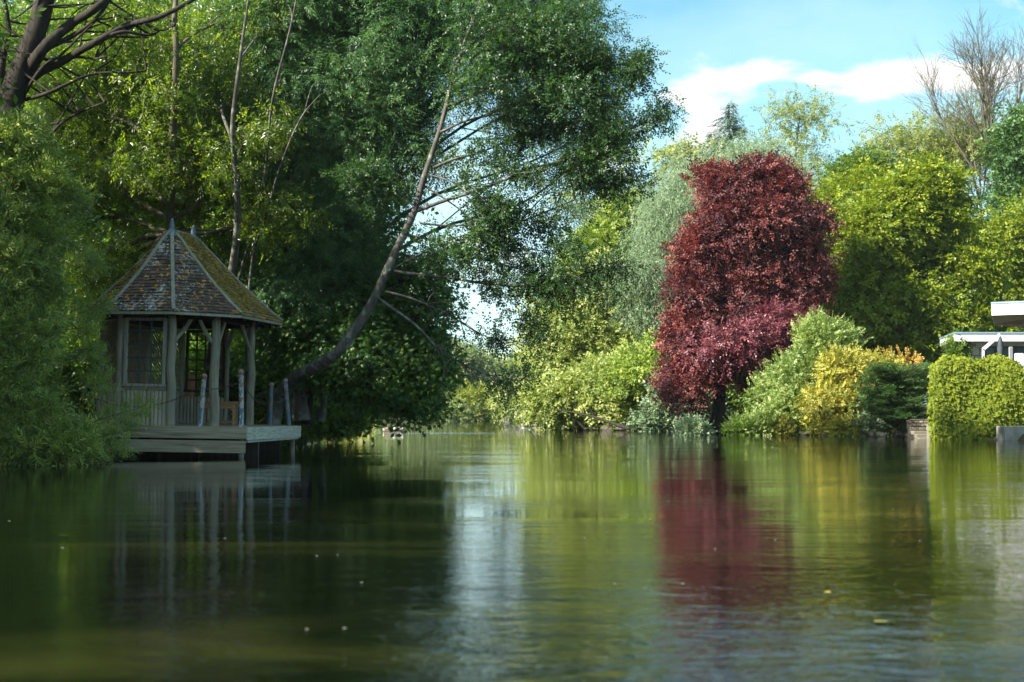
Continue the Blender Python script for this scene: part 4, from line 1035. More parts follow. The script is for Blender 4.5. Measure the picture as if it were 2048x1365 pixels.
# --- stone bridge with arches
t = NT('pale_bridge_stone'); v = t.coord(); n1 = t.noise(v, 1.6, 5, .65); vo = t.n('ShaderNodeTexVoronoi', feature='DISTANCE_TO_EDGE'); vo.inputs['Scale'].default_value = 2.4; t.l(v, vo.inputs['Vector'])
c = t.ramp(n1, [(.3, (.28, .25, .21)), (.7, (.46, .43, .37))]); m = t.ramp(vo.outputs[0], [(0, (.55, .55, .55)), (.06, (1, 1, 1))])
t.pbr(t.mix(1.0, c, m, 'MULTIPLY'), .9, t.bump(vo.outputs[0], .4, .03)); M_bridge = t.m
bY = 134.; s = bY / FPX
br = thing('stone_bridge', 'low pale stone bridge with dark round arches across the far end of the pond', 'bridge', ((1010 - 1024) * s, bY, 0))
xL, xR = (930 - 1024) * s, (1090 - 1024) * s; ztop = CAMH + (822 - 818) * s; arches = [((995 - 1024) * s, 7.5 * s, .72), ((1035 - 1024) * s, 7.0 * s, .72), ((1072 - 1024) * s, 6 * s, .68), ((955 - 1024) * s, 6 * s, .68)]
def arch_wall(mb, y, xs, z0, z1, arches):
    # front face cut round the arches, built as vertical strips
    x = xs[0]; pts = np.unique(np.round(np.concatenate([np.linspace(xs[0], xs[1], 30)] + [np.linspace(a - r, a + r, 13) for a, r, h in arches]), 4))
    for a, b in zip(pts[:-1], pts[1:]):
        def bot(q):
            for ca, r, h in arches:
                if abs(q - ca) <= r + 1e-3 and abs((a + b) / 2 - ca) < r: return h * .45 + h * .85 * math.sqrt(max(0, 1 - ((q - ca) / r) ** 2)) * .65
            return z0
        V = [(a, y, bot(a)), (b, y, bot(b)), (b, y, z1), (a, y, z1), (a, y + 4, bot(a)), (b, y + 4, bot(b)), (b, y + 4, z1), (a, y + 4, z1)]
        mb.add(V, [[0, 1, 2, 3], [7, 6, 5, 4], [0, 4, 5, 1], [3, 2, 6, 7]])
mb = MB(); arch_wall(mb, bY, (xL, xR), -.6, ztop, arches); child(mb, 'arch_wall', M_bridge, br)
for a, b in zip(sorted([xL] + [q[0] for q in arches]), sorted([q[0] for q in arches] + [xR])):
    pass
mb = MB(); mb.box([(xL + xR) / 2, bY + .2, ztop + .12], [xR - xL, .5, .24], bev=.03); mb.box([(xL + xR) / 2, bY - .03, ztop - .02], [xR - xL, .18, .1]); child(mb, 'parapet', M_bridge, br)
for xa in (-1 * 0 + (1015 - 1024) * s, (1053 - 1024) * s):
    mb = MB(); mb.box([xa, bY - .35, .2], [.42, .7, 1.5], bev=.06); child(mb, 'pier', M_bridge, br)
# distant building roof in the gap
hb = thing('distant_house', 'faint distant house roof showing above the trees behind the bridge', 'house', (P(1006, 800, 230)[0], 230, .8))
t = NT('distant_plaster'); t.pbr((.42, .40, .37), .9); M_pl = t.m; t = NT('distant_roof'); t.pbr((.22, .17, .15), .9); M_rf = t.m
cx_ = P(1012, 800, 230)[0]; mb = MB(); mb.box([cx_, 232, 2.2], [3.6, 5, 4.4]); child(mb, 'wall', M_pl, hb)
mb = MB(); mb.add([(cx_ - 2.1, 229.2, 4.3), (cx_ + 2.1, 229.2, 4.3), (cx_ + 2.1, 234.8, 4.3), (cx_ - 2.1, 234.8, 4.3), (cx_ - 1.6, 232, 5.6), (cx_ + 1.6, 232, 5.6)], [[0, 1, 5, 4], [2, 3, 4, 5]]); mb.add([(cx_ - 2.1, 229.2, 4.3), (cx_ - 2.1, 234.8, 4.3), (cx_ - 1.6, 232, 5.6), (cx_ + 2.1, 229.2, 4.3), (cx_ + 2.1, 234.8, 4.3), (cx_ + 1.6, 232, 5.6)], [[0, 1, 2], [3, 4, 5]]); child(mb, 'roof', M_rf, hb)

# --- tall backing trees of the right bank
make_tree('tall_spring_tree', 'tall airy yellow green tree with visible dark boughs left of the silver willow', 'tree', 86, [(1270, 330, 80, 40), (1350, 320, 50, 35), (1230, 400, 70, 50), (1310, 400, 60, 50), (1200, 470, 50, 50), (1270, 480, 80, 50), (1220, 560, 60, 60), (1180, 540, 35, 40), (1300, 560, 60, 60)],
          [(1262, 842, 0), (1258, 600, 0), (1252, 480, 0), (1262, 380, 0)], .32, .1, L_spring, B_dark, F_m, 1500, per=6, srad=.8, nsub=7, shell=.25, gap=.36, gscale=.6, wig=.3)
make_tree('tall_spring_tree', 'second airy yellow tree low behind the lime thicket at the pond gap', 'tree', 92, [(1160, 620, 60, 60), (1130, 690, 50, 50), (1230, 640, 70, 70), (1180, 720, 80, 60)],
          [(1170, 840, 0), (1165, 700, 0), (1165, 620, 0)], .3, .1, L_limep, B_dark, F_m, 1200, per=7, srad=.9, nsub=5, shell=.25, gap=.2, gscale=.6)
# lime thicket along the water
lim = [('lime_tree', 'largest lime green tree of the thicket bulging over the water', 71, [(1160, 680, 90, 70), (1240, 640, 90, 70), (1120, 740, 55, 45), (1220, 740, 100, 60), (1290, 730, 70, 50), (1150, 620, 55, 50), (1180, 560, 50, 50)], (1230, 850), L_limep, 3600),
       ('lime_tree', 'lower lime green tree trailing down to the fallen trunk', 67, [(1160, 800, 70, 35), (1240, 800, 70, 45), (1310, 790, 50, 55), (1200, 770, 60, 40), (1110, 800, 45, 26)], (1250, 858), L_limep, 2000),
       ('lime_tree', 'fresh green tree between the silver willow and the water', 66, [(1330, 720, 50, 40), (1350, 760, 50, 50), (1290, 750, 50, 50), (1350, 820, 40, 36), (1300, 830, 45, 28)], (1330, 858), L_lime, 1700),
       ('lime_tree', 'yellow topped tree just left of the silver willow', 78, [(1200, 500, 60, 50), (1250, 440, 40, 50), (1180, 580, 60, 50), (1230, 520, 50, 60)], (1210, 842), L_lime, 1500)]
for nm, lab, Y, rows, (bx, by), lm, n in lim:
    make_tree(nm, lab, 'tree', Y, rows, [(bx, by, 0), (bx - 5, by - 60, 0), (bx - 10, rows[0][1], .3), (bx - 10, rows[0][1] - 50, 0)], .22, .07, lm, B_mid, F_s, n, group='lime green trees of the right bank thicket', per=8, srad=.55, flat=.3, nsub=4, shell=.5, gap=.13, gscale=.9)
make_tree('bank_bush', 'blue green small leaved bush under the left side of the copper beech', 'bush', 62, [(1365, 825, 40, 34), (1340, 840, 36, 24), (1395, 835, 30, 28), (1370, 790, 36, 28)], [(1368, 862, 0), (1368, 840, 0), (1368, 800, 0)], .08, .03, L_silver, B_mid, F_s, 700, per=8, srad=.4, nsub=3, gap=.12, gscale=1.2)
make_tree('bank_bush', 'deep green bush in the shade right behind the copper beech trunk', 'bush', 63, [(1495, 800, 40, 60), (1500, 740, 50, 50), (1385, 800, 30, 50), (1530, 790, 40, 50)], [(1480, 862, 0), (1480, 830, 0), (1480, 780, 0)], .1, .03, L_hornd, B_mid, F_s, 1100, per=8, srad=.45, nsub=3, gap=.1, gscale=1.2)
# silver willows
rows = [(1300, 570, 65, 75), (1270, 560, 45, 50, -.5), (1330, 480, 55, 60, .5), (1350, 420, 60, 50, 1), (1400, 370, 70, 55, 1.5), (1470, 330, 75, 48, 2), (1540, 350, 50, 50, 2), (1310, 640, 50, 50), (1390, 470, 70, 90, 2), (1350, 590, 60, 90, 1), (1400, 640, 60, 90, 2), (1500, 430, 80, 80, 3)]
make_tree('silver_willow', 'large silvery green willow with three rounded domes behind the copper beech', 'tree', 70, rows, [(1370, 850, 1), (1375, 700, 1), (1385, 560, 1), (1400, 420, 1)], .4, .12, L_silver, B_mid, F_st, 4300, per=7, srad=.6, flat=.3, up=.1, out=.9, droop=1.3, nsub=3, shell=.6, gap=.1, gscale=.7, scale=(.45, .95), rnd=.4)
make_tree('silver_willow', 'small silvery dome of a willow to the right of the copper beech top', 'tree', 82, [(1645, 425, 45, 38), (1630, 480, 45, 60), (1660, 540, 40, 60)], [(1645, 845, 0), (1645, 600, 0), (1645, 450, 0)], .3, .1, L_silver, B_mid, F_st, 900, per=7, srad=.6, flat=.3, up=.1, out=.9, droop=1.3, nsub=2, shell=.5, scale=(.45, .9), rnd=.4)

# --- spruce
def spruce(px, py_top, py_bot, half, Y, label):
    rt = thing('spruce', label, 'tree', tuple(P(px, 845, Y))); tb = MB(); a = P(px, 845, Y); b = P(px, py_top, Y); tb.tube(smooth_path([a, (a + b) / 2, b], 6), np.linspace(.3, .02, 13), 8); mb = MB()
    H = b[2] - P(px, py_bot, Y)[2]; Wd = half * Y / FPX; pos = []; dd = []; nn = []
    for k in range(34):
        f = (k / 34) ** .95; z = b[2] - H * f
        for j in range(6):
            th = R.random() * 6.28; L = Wd * (f ** .8) * (.55 + .6 * R.random()); d = np.array([math.cos(th), math.sin(th), 0])
            e = np.array([b[0], b[1], z]) + d * L + (0, 0, -.12 * L + .08 * L * L / max(Wd, .1)); s = np.array([b[0], b[1], z]); q = smooth_path([s, (s + e) / 2 - (0, 0, .10 * L), e], 3)
            tb.tube(q, np.linspace(.03, .008, len(q)), 4, cap=False)
            for m in range(max(3, int(L * 9))):
                u = R.random() ** .7; pos.append(s + (e - s) * u - (0, 0, .1 * L * math.sin(u * 3.1)) + R.standard_normal(3) * .07); dd.append(d * .7 + R.standard_normal(3) * .35 + (0, 0, -.45)); nn.append(R.standard_normal(3) * .4 + (0, 0, 1))
    pos = np.array(pos); scatter(mb, [tmpl_twig(9, .5, .17, .3, 35, .2, seed=51)], pos, np.array(dd), np.array(nn), .6 + .6 * R.random(len(pos)), R.normal(.5, .2, len(pos)))
    child(tb, 'trunk', B_dark, rt, True); child(mb, 'crown', L_spruce, rt)
spruce(1459, 208, 400, 115, 100, 'dark pointed spruce rising above the silver willow')
# --- slim sparse tree against the sky
make_tree('slim_tree', 'slim sparse tree with thin forked stems standing free against the sky', 'tree', 92, [(1570, 240, 28, 36), (1600, 290, 50, 40), (1630, 240, 26, 34), (1560, 300, 25, 28), (1590, 350, 50, 30), (1630, 330, 28, 30), (1590, 215, 26, 20)],
          [(1590, 845, 0), (1590, 500, 0), (1588, 400, 0), (1592, 300, 0), (1600, 230, 0)], .2, .03, L_spring, B_mid, F_ash, 380, per=4, srad=.8, nsub=8, shell=.3, gap=.2, gscale=.9)

# --- copper beech
rows = [(1500, 370, 62, 45), (1448, 395, 32, 34), (1552, 392, 32, 40), (1450, 460, 62, 50), (1530, 450, 75, 60), (1400, 500, 45, 45, -.3), (1590, 470, 45, 45, .5), (1480, 540, 80, 60), (1400, 570, 50, 45, -.5), (1560, 560, 60, 60, .5), (1620, 440, 30, 16), (1600, 540, 38, 50, .5),
        (1460, 620, 85, 55), (1400, 650, 50, 45, -.5), (1540, 640, 70, 55), (1375, 720, 48, 40, -.8), (1440, 705, 60, 36, -.5), (1370, 770, 42, 34, -.8), (1560, 600, 70, 50, .6), (1490, 740, 50, 34), (1580, 650, 45, 40, .3), (1372, 640, 40, 45, -.4), (1605, 610, 40, 50, .3), (1600, 520, 40, 40, .4), (1350, 740, 26, 32, -.6), (1545, 345, 28, 22), (1430, 350, 24, 18)]
rows = [(1487 + (r[0] - 1487) * .93, *r[1:]) for r in rows]
cb = make_tree('copper_beech', 'large copper beech with dark red leaves and a black trunk at the water edge', 'tree', 58, rows, [(1437, 868, 0), (1438, 800, 0), (1450, 700, 0), (1470, 560, .2), (1490, 440, 0), (1500, 370, 0)], .34, .08, L_beech, B_dark, F_b, 4300, per=9, srad=.42, flat=.12, up=.45, nsub=12, gap=.46, gscale=1.5, rnd=.4, hue=.34, subr=.8, cover=.5)
mb = MB(); cl = CL([(1500, 665, 55, 25, -2.2, 1, 1), (1560, 650, 55, 28, -2.1, 1, 1), (1470, 692, 48, 20, -2.2, .9, 1), (1530, 684, 50, 20, -2.2, .9, 1)], 58)
crown(mb, cl, 380, F_b, per=9, srad=.4, flat=.2, up=.5, gap=.3, gscale=1.4, rnd=.4); child(mb, 'pink_bough_leaves', L_beechp, cb)
tb = MB()
for px in (1424, 1452):
    q = smooth_path([P(1438, 820, 58), P(px, 845, 57.8), P(px + (px - 1438) * .2, 870, 57.8)], 3); tb.tube(q, np.linspace(.12, .16, len(q)), 7)
child(tb, 'root_flare', B_dark, cb, True)

# --- yellow green trees right
hr = [('hornbeam', 'broad bright yellow green hornbeam with layered boughs behind the golden shrubs', 62, [(1800, 430, 80, 50), (1880, 440, 60, 45), (1740, 470, 60, 50), (1840, 380, 40, 36), (1860, 520, 80, 50), (1770, 560, 80, 60), (1850, 610, 90, 60), (1930, 560, 60, 50), (1780, 660, 70, 50), (1930, 650, 60, 50), (1860, 680, 80, 40), (1720, 620, 50, 60), (1860, 350, 30, 26)], (1820, 860), L_horn, B_mid, 4600),
      ('hornbeam', 'bright green tree squeezed between the copper beech and the broad hornbeam', 68, [(1700, 400, 60, 45), (1660, 440, 50, 50), (1730, 370, 45, 40), (1680, 520, 60, 60), (1650, 600, 50, 60), (1700, 640, 50, 60), (1640, 500, 40, 40)], (1690, 860), L_horn, B_mid, 2300),
      ('hornbeam', 'yellow green tree at the right edge above the white roof', 70, [(1980, 490, 60, 50), (2060, 460, 60, 50), (2010, 580, 60, 50), (1940, 470, 40, 40), (2090, 560, 60, 70), (1990, 650, 60, 40), (2060, 640, 60, 50)], (2010, 850), L_horn, B_mid, 2200),
      ('dark_tree', 'dark green round topped tree peeping over the hornbeams', 80, [(1740, 335, 45, 24), (1700, 355, 35, 24), (1760, 360, 40, 30)], (1730, 845), L_hornd, B_mid, 500),
      ('dark_tree', 'shaded deep green tree low behind the golden shrubs', 66, [(1690, 680, 60, 50), (1760, 700, 60, 40), (1640, 640, 40, 50), (1830, 720, 60, 36), (1900, 720, 50, 36)], (1730, 862), L_hornd, B_dark, 1500),
      ('dark_tree', 'dark green tree filling the gap right of the copper beech', 72, [(1610, 600, 60, 70), (1590, 700, 60, 60), (1560, 520, 60, 70), (1500, 600, 60, 90), (1470, 720, 60, 60)], (1590, 858), L_hornd, B_dark, 1500)]
for nm, lab, Y, rows, (bx, by), lm, bk, n in hr:
    make_tree(nm, lab, 'tree', Y, rows, [(bx, by, 0), (bx + 3, 700, 0), (bx - 3, 560, 0), (bx, rows[0][1] + 10, 0)], .28, .07, lm, bk, F_s, n, per=9, srad=.6, flat=.16, up=.9, out=.5, nsub=4, shell=.5, gap=.17, gscale=.85, rnd=.35, hue=.25)
make_tree('evergreen_tree', 'dark evergreen at the upper right edge of the picture', 'tree', 78, [(2050, 290, 28, 60), (2075, 360, 50, 70), (2035, 430, 36, 50), (2090, 270, 50, 60)], [(2060, 845, 0), (2060, 500, 0), (2055, 300, 0)], .3, .08, L_evergreen, B_dark, F_m, 900, per=8, srad=.7, nsub=3, shell=.45)
# sparse yellowish + bare trees upper right
make_tree('budding_tree', 'budding tree with yellow tinged twigs above the hornbeam', 'tree', 88, [(1820, 290, 50, 40), (1870, 270, 55, 45), (1920, 320, 50, 60), (1850, 350, 70, 40), (1790, 300, 24, 22), (1950, 280, 40, 40)], [(1880, 845, 0), (1878, 500, 0), (1870, 400, 0), (1865, 300, 0)], .25, .05, L_spring, B_pale, F_ash, 900, per=4, srad=.9, nsub=9, shell=.2, gap=.28, gscale=.8, wig=.25)
def bare_tree(label, base, top_dirs, Y, r0, mat, leafm=None, depth=4):
    rt = thing('bare_tree', label, 'tree', tuple(P(*base[0], Y)), 'bare twigged trees at the upper right'); tb = MB(); tips = []
    main = smooth_path([P(a, b, Y) for a, b in base], 5); tb.tube(main, np.linspace(r0, r0 * .55, len(main)), 9, cap=False)
    def grow(p, d, L, r, lv):
        pts = [p]; q = p.copy(); dd = d.copy()
        for k in range(4):
            dd = unit(dd + R.standard_normal(3) * .12 + (0, 0, .05)); q = q + dd * L / 4; pts.append(q.copy())
        tb.tube(np.array(pts), np.linspace(r, r * .55, 5), 6 if lv < 2 else 4, cap=False)
        if lv >= depth: tips.append(q); return
        for k in range(3 if lv < 3 else 3):
            s = pts[R.integers(2, 5)]; nd = unit(dd + R.standard_normal(3) * .42 + (0, 0, .12)); grow(np.array(s), nd, L * (.62 + .2 * R.random()), r * .55, lv + 1)
        grow(np.array(pts[-1]), unit(dd + R.standard_normal(3) * .15), L * .75, r * .6, lv + 1)
    for (fx, tx, ty, L) in top_dirs:
        s = main[int(fx * (len(main) - 1))]; e = P(tx, ty, Y); grow(s.copy(), unit(e - s + R.standard_normal(3) * .5), L, r0 * .5, 0)
    child(tb, 'trunk', mat, rt, True)
    if leafm:
        mb = MB(); tp = np.array(tips); tp = tp[R.random(len(tp)) < .8]; sprays(mb, tp, unit(R.standard_normal((len(tp), 3))), F_q, 2, .3, .4, .1, .4, .5, (.8, 1.5), .2); child(mb, 'leaves', leafm, rt)
bare_tree('tallest bare tree with grey fan of twigs in the top right corner', [(2003, 850), (2001, 600), (1998, 440), (1985, 330), (1975, 280)], [(.6, 1890, 190, 3.6), (.7, 2010, 160, 2.9), (.8, 1930, 150, 3.1), (1, 1990, 180, 2.1), (1, 1935, 200, 2.2), (.6, 2050, 220, 2.9), (.7, 2050, 170, 3.2), (.55, 2090, 260, 2.6)], 84, .15, B_mid)
bare_tree('bare tree with upright grey stems left of the tallest one', [(1972, 850), (1970, 600), (1965, 440), (1945, 350)], [(.7, 1900, 280, 2.6), (.8, 1930, 260, 2.8), (1, 1935, 240, 2.6), (.75, 1990, 300, 2.4), (.6, 1880, 330, 2.4)], 87, .12, B_mid, L_spring, 3)
bare_tree('thin grey stemmed tree half hidden behind the yellow hornbeam top', [(1932, 850), (1930, 600), (1925, 450), (1915, 380)], [(.7, 1870, 320, 2.2), (.9, 1900, 290, 2.4), (1, 1925, 300, 2.2), (.8, 1950, 330, 2.2)], 90, .10, B_mid, L_spring, 3)

# --- shrubs along the right water edge
make_tree('pale_shrub', 'tall pale green shrub with pointed shoots right of the copper beech', 'shrub', 53, [(1640, 700, 30, 40), (1610, 740, 45, 40), (1570, 780, 45, 40), (1650, 760, 40, 45), (1600, 820, 55, 36), (1545, 820, 34, 32), (1660, 820, 40, 35), (1630, 660, 18, 24), (1655, 680, 16, 22)],
          [(1620, 868, 0), (1620, 800, 0), (1630, 700, 0)], .08, .02, L_shrub, B_mid, F_q, 2300, per=8, srad=.3, up=.5, droop=-.5, nsub=5, gap=.14, gscale=1.6, shell=.55)
make_tree('golden_shrub', 'golden yellow shrub between the pale shrub and the dark juniper', 'shrub', 51.5, [(1700, 740, 45, 36), (1745, 735, 36, 28), (1700, 790, 50, 32), (1760, 780, 34, 34), (1650, 800, 30, 22), (1720, 825, 40, 22), (1680, 845, 26, 14)],
          [(1715, 868, 0), (1715, 820, 0), (1718, 750, 0)], .07, .02, L_gold, B_mid, F_q, 1500, per=8, srad=.28, up=.4, nsub=4, gap=.13, gscale=1.8, shell=.5)
make_tree('golden_shrub', 'small orange tipped shrub top poking above the golden shrub', 'shrub', 52.5, [(1755, 722, 22, 20), (1770, 745, 22, 20), (1735, 735, 20, 18), (1800, 728, 12, 8)], [(1760, 868, 0), (1760, 800, 0), (1758, 720, 0)], .04, .015, L_goldr, B_mid, F_q, 90, per=7, srad=.25, up=.3, nsub=4, gap=.1)
# juniper with flat layers
rt = thing('juniper', 'dark green juniper with flat layered sprays left of the creeper covered wall', 'shrub', tuple(P(1800, 850, 50)))
mb = MB(); tb = MB(); tb.tube(smooth_path([P(1800, 862, 50), P(1800, 800, 50), P(1805, 740, 50)], 5), np.linspace(.12, .04, 11), 8)
for k in range(230):
    py = 728 + 108 * R.random(); half = np.interp(py, [725, 745, 790, 815, 836], [38, 66, 64, 66, 26]); px = 1800 + (2 * R.random() - 1) * half; yy = 50 + R.normal(0, .5) - .5
    c = P(px, py, yy); L = .34 + .3 * R.random(); d = unit(np.array([px - 1800, -45 + R.normal(0, 20), 8.]))
    jt = P(1803, min(py + 14, 855), 50); tb.tube([jt, (jt + c) / 2 - (0, 0, .02), c - d * L * .5, c + (0, 0, .03), c + d * L * .6], [.02, .016, .012, .008, .004], 4, cap=False)
    n = 30; u = R.random(n) - .5; pos = c + d * (u * L * 1.3)[:, None] + R.standard_normal((n, 3)) * (.10, .10, .018)
    scatter(mb, [tmpl_twig(9, .15, .06, .3, 35, .1, seed=61)], pos, d + R.standard_normal((n, 3)) * (.5, .5, .12), np.tile([0, -.2, 1.], (n, 1)) + R.standard_normal((n, 3)) * .15, .8 + .6 * R.random(n), np.clip(R.normal(.4 + (k % 5) * .06, .12, n), 0, 1))
crown(mb, CL([(1800, 790, 58, 42, .6, .6, 1)], 50), 260, F_q, per=8, srad=.3, shell=.6)
child(tb, 'trunk', B_mid, rt); child(mb, 'crown', L_juni, rt)
# low plants at the water
low = [(1555, 856, 22, 10, 'fern_clump', 'yellow green low plant with a pink bloom at the water edge', L_gold, 'plant'), (1640, 858, 26, 12, 'fern_clump', 'green low plant at the foot of the pale shrub', L_shrub, 'plant'),
       (1735, 850, 22, 16, 'fern_clump', 'silvery strappy plant under the juniper', L_silver, 'plant'), (1790, 858, 26, 15, 'fern_clump', 'leafy low plant on the rocks left of the stone steps', L_shrub, 'plant'), (1700, 862, 16, 7, 'fern_clump', 'small yellow low plant under the golden shrub', L_gold, 'plant'), (1492, 860, 16, 6, 'fern_clump', 'low shaded fern just right of the copper beech trunk', L_hornd, 'plant'), (1520, 854, 22, 9, 'fern_clump', 'leafy mound growing over the low rubble wall', L_shrub, 'plant'), (1388, 862, 14, 5, 'fern_clump', 'small fern just left of the copper beech trunk', L_silver, 'plant'), (1600, 850, 26, 14, 'fern_clump', 'second green mound at the foot of the pale shrub', L_lime, 'plant')]
for px, py, rx, ry, nm, lab, lm, cat in low:
    Y = 50.5 if px > 1680 else 52.5; rt = thing(nm, lab, cat, tuple(P(px, 866, Y)), 'low plants along the right water edge'); mb = MB()
    crown(mb, CL([(px, py, rx, ry, 0, .4, 1)], Y), 150, F_q, per=7, srad=.18, shell=.3, zmin=.03); child(mb, 'leaves', lm, rt)
    if px == 1555:
        fb = MB(); c = np.array([P(1567 + R.normal(0, 1.2), 833 + R.normal(0, 1.5), Y - .3) for _ in range(16)]); scatter(fb, [tmpl_leaf(.07, .8)], c, R.standard_normal((16, 3)), R.standard_normal((16, 3)), np.ones(16), np.full(16, .5)); child(fb, 'pink_bloom', L_pinkf, rt)

# --- stone work on the right
def stone_mat(name, a, b, c):
    t = NT(name); at = t.n('ShaderNodeAttribute', attribute_name='tint'); n1 = t.noise(t.coord(), 7, 5, .65)
    col = t.ramp(at.outputs['Fac'], [(.1, a), (.5, b), (.9, c)]); col = t.mix(t.math('MULTIPLY', n1, .55), col, (a[0] * .7, a[1] * .72, a[2] * .6)); t.pbr(col, .92, t.bump(n1, .5, .02), spec=.2); return t.m
M_wallst = stone_mat('garden_wall_stone', (.13, .11, .085), (.24, .205, .16), (.36, .32, .26))
M_housest = stone_mat('house_wall_stone', (.42, .40, .36), (.58, .55, .49), (.72, .69, .62))
M_rock = stone_mat('bank_rock', (.09, .08, .06), (.17, .155, .12), (.26, .24, .19))
M_mortar = NT('mortar'); M_mortar.pbr((.33, .32, .29), .95); M_mortar = M_mortar.m
M_mortd = NT('dark_mortar'); M_mortd.pbr((.06, .05, .04), .95); M_mortd = M_mortd.m
def stones(mb, a, b, z0, z1, hh=.2, ww=.34, th=.1, irr=.3):
    a = np.array([*a, 0.]); b = np.array([*b, 0.]); L = np.linalg.norm(b - a); d = (b - a) / L; z = z0; nr = np.cross(d, (0, 0, 1.)); rot = np.stack([d, nr, (0, 0, 1)], 1)
    while z < z1 - .03:
        h = min(hh * (1 + irr * R.normal()), z1 - z); h = max(h, .06); x = 0
        if z + h > z1 - .05: h = z1 - z
        while x < L - .02:
            w = max(.1, ww * (1 + irr * R.normal()));
            if x + w > L - .1: w = L - x
            if R.random() < .25 and h > .14:
                for zz in (0, 1): mb.box(a + d * (x + w / 2) + nr * R.normal(0, .008) + (0, 0, z + h * (.25 + .5 * zz)), [w - .02, th, h / 2 - .02], rot, tint=R.random(), bev=.012)
            else: mb.box(a + d * (x + w / 2) + nr * R.normal(0, .008) + (0, 0, z + h / 2), [w - .02, th, h - .02], rot, tint=R.random(), bev=.015)
            x += w
        z += h
def stone_thing(name, lab, cat, a, b, z0, z1, mat, depth=.4, **kw):
    rt = thing(name, lab, cat, ((a[0] + b[0]) / 2, (a[1] + b[1]) / 2, z0)); mb = MB(); stones(mb, a, b, z0, z1, **kw); child(mb, 'stones', mat, rt)
    A = np.array([*a, 0.]); B = np.array([*b, 0.]); d = unit(B - A); n = np.cross(d, (0, 0, 1.)); n = -n if n[1] > 0 else n
    mb = MB(); m = (A + B) / 2 - n * (depth / 2 - .02); mb.box(m + (0, 0, (z0 + z1) / 2 - .02), [np.linalg.norm(B - A) - .01, depth, z1 - z0 - .04], np.stack([d, np.cross((0, 0, 1.), d), (0, 0, 1)], 1)); child(mb, 'core', M_mortd if mat is not M_housest else M_mortar, rt); return rt
wx = lambda px, Y: (px - 1024) / FPX * Y
stone_thing('garden_wall', 'shaded brown stone wall behind the small steps at the water edge', 'wall', (wx(1818, 47.8), 47.8), (wx(1870, 47.8), 47.8), -.2, CAMH + (822 - 838) * 47.8 / FPX, M_wallst, hh=.1, ww=.22)
stone_thing('low_bank_wall', 'low overgrown rubble wall along the bank right of the beech trunk', 'wall', (wx(1455, 55.5), 55.5), (wx(1530, 54), 54), -.2, .50, M_rock, hh=.13, ww=.25)
st = thing('stone_steps', 'small grey stone steps down to the water beside the creeper wall', 'steps', (wx(1850, 46.6), 46.6, 0))
for k in range(3):
    mb = MB(); mb.box([wx(1848, 46.6), 46.45 + k * .3, -.05 + .11 * k], [wx(1866, 46.6) - wx(1832, 46.6), .34, .14], bev=.015, tint=.6); child(mb, 'step', M_rock, st)
mb = MB(); mb.box([wx(1868, 45.6), 45.7, .17], [.22, .9, .62], bev=.02, tint=.8)
tagset(mb.build('pier_block', M_rock), 'pale square stone block at the left foot of the creeper wall', 'stone block')
t = NT('old_concrete'); n1 = t.noise(t.coord(), 3, 6, .7); n2 = t.noise(t.coord((1, 1, .2)), 9, 4); t.pbr(t.mix(t.math('MULTIPLY', n2, .4), t.ramp(n1, [(.35, (.20, .19, .165)), (.65, (.36, .35, .32))]), (.12, .12, .10)), .9, t.bump(n1, .4, .02)); M_conc = t.m
mb = MB(); mb.box([(wx(2008, 43.2) + 19) / 2, 43.6, .02], [19 - wx(2008, 43.2), .8, .82], bev=.02)
tagset(mb.build('concrete_wall', M_conc), 'low weathered concrete quay wall at the right edge of the water', 'wall')
# rocks
rocks = [(1500, 868, 54, .35), (1520, 866, 54, .28), (1475, 866, 55.5, .3), (1420, 868, 56.2, .3), (1735, 872, 50.2, .35), (1752, 868, 50, .4), (1762, 874, 49.6, .28), (1722, 874, 50.4, .22), (1540, 868, 53.5, .25), (1580, 870, 52.3, .3), (1612, 871, 51.8, .25), (1660, 872, 51.3, .3),
         (1690, 873, 50.8, .22), (1800, 875, 49.2, .28), (1815, 877, 48.6, .2), (1110, 857, 70, .4), (1140, 858, 69, .35), (1090, 855, 74, .5), (1180, 860, 66.5, .4), (1165, 859, 67, .3), (1215, 861, 65, .35), (1125, 855, 72, .5), (1078, 852, 82, .5), (1240, 862, 64.6, .3)]
plab = lambda k, px: ('mossy rock number at') and None
near_of = [(1420, 'copper beech trunk'), (1500, 'low rubble wall'), (1600, 'pale shrub'), (1700, 'golden shrub'), (1760, 'silvery strappy plant'), (1810, 'stone steps'), (1100, 'pond gap'), (1170, 'fallen trunk tip'), (1230, 'fallen trunk base')]
for k, (px, py, Y, r) in enumerate(rocks):
    c = P(px, py, Y); c[2] = .06; mb = MB(); mb.ball(c, r * .62, n=6, sc=(1.5, .9, .62), lump=.34, tint=R.random(), rot=Matrix.Rotation(R.random() * 6, 3, 'Z'))
    nm = min(near_of, key=lambda q: abs(q[0] - px))[1]; side = 'left' if px < min(near_of, key=lambda q: abs(q[0] - px))[0] else 'right'
    tagset(mb.build('rock', M_rock), 'grey rock at the waterline just %s of the %s' % (side, nm) + (', larger one' if r > .33 else (', smaller one' if r < .27 else '')), 'rock', 'rocks along the right waterline')
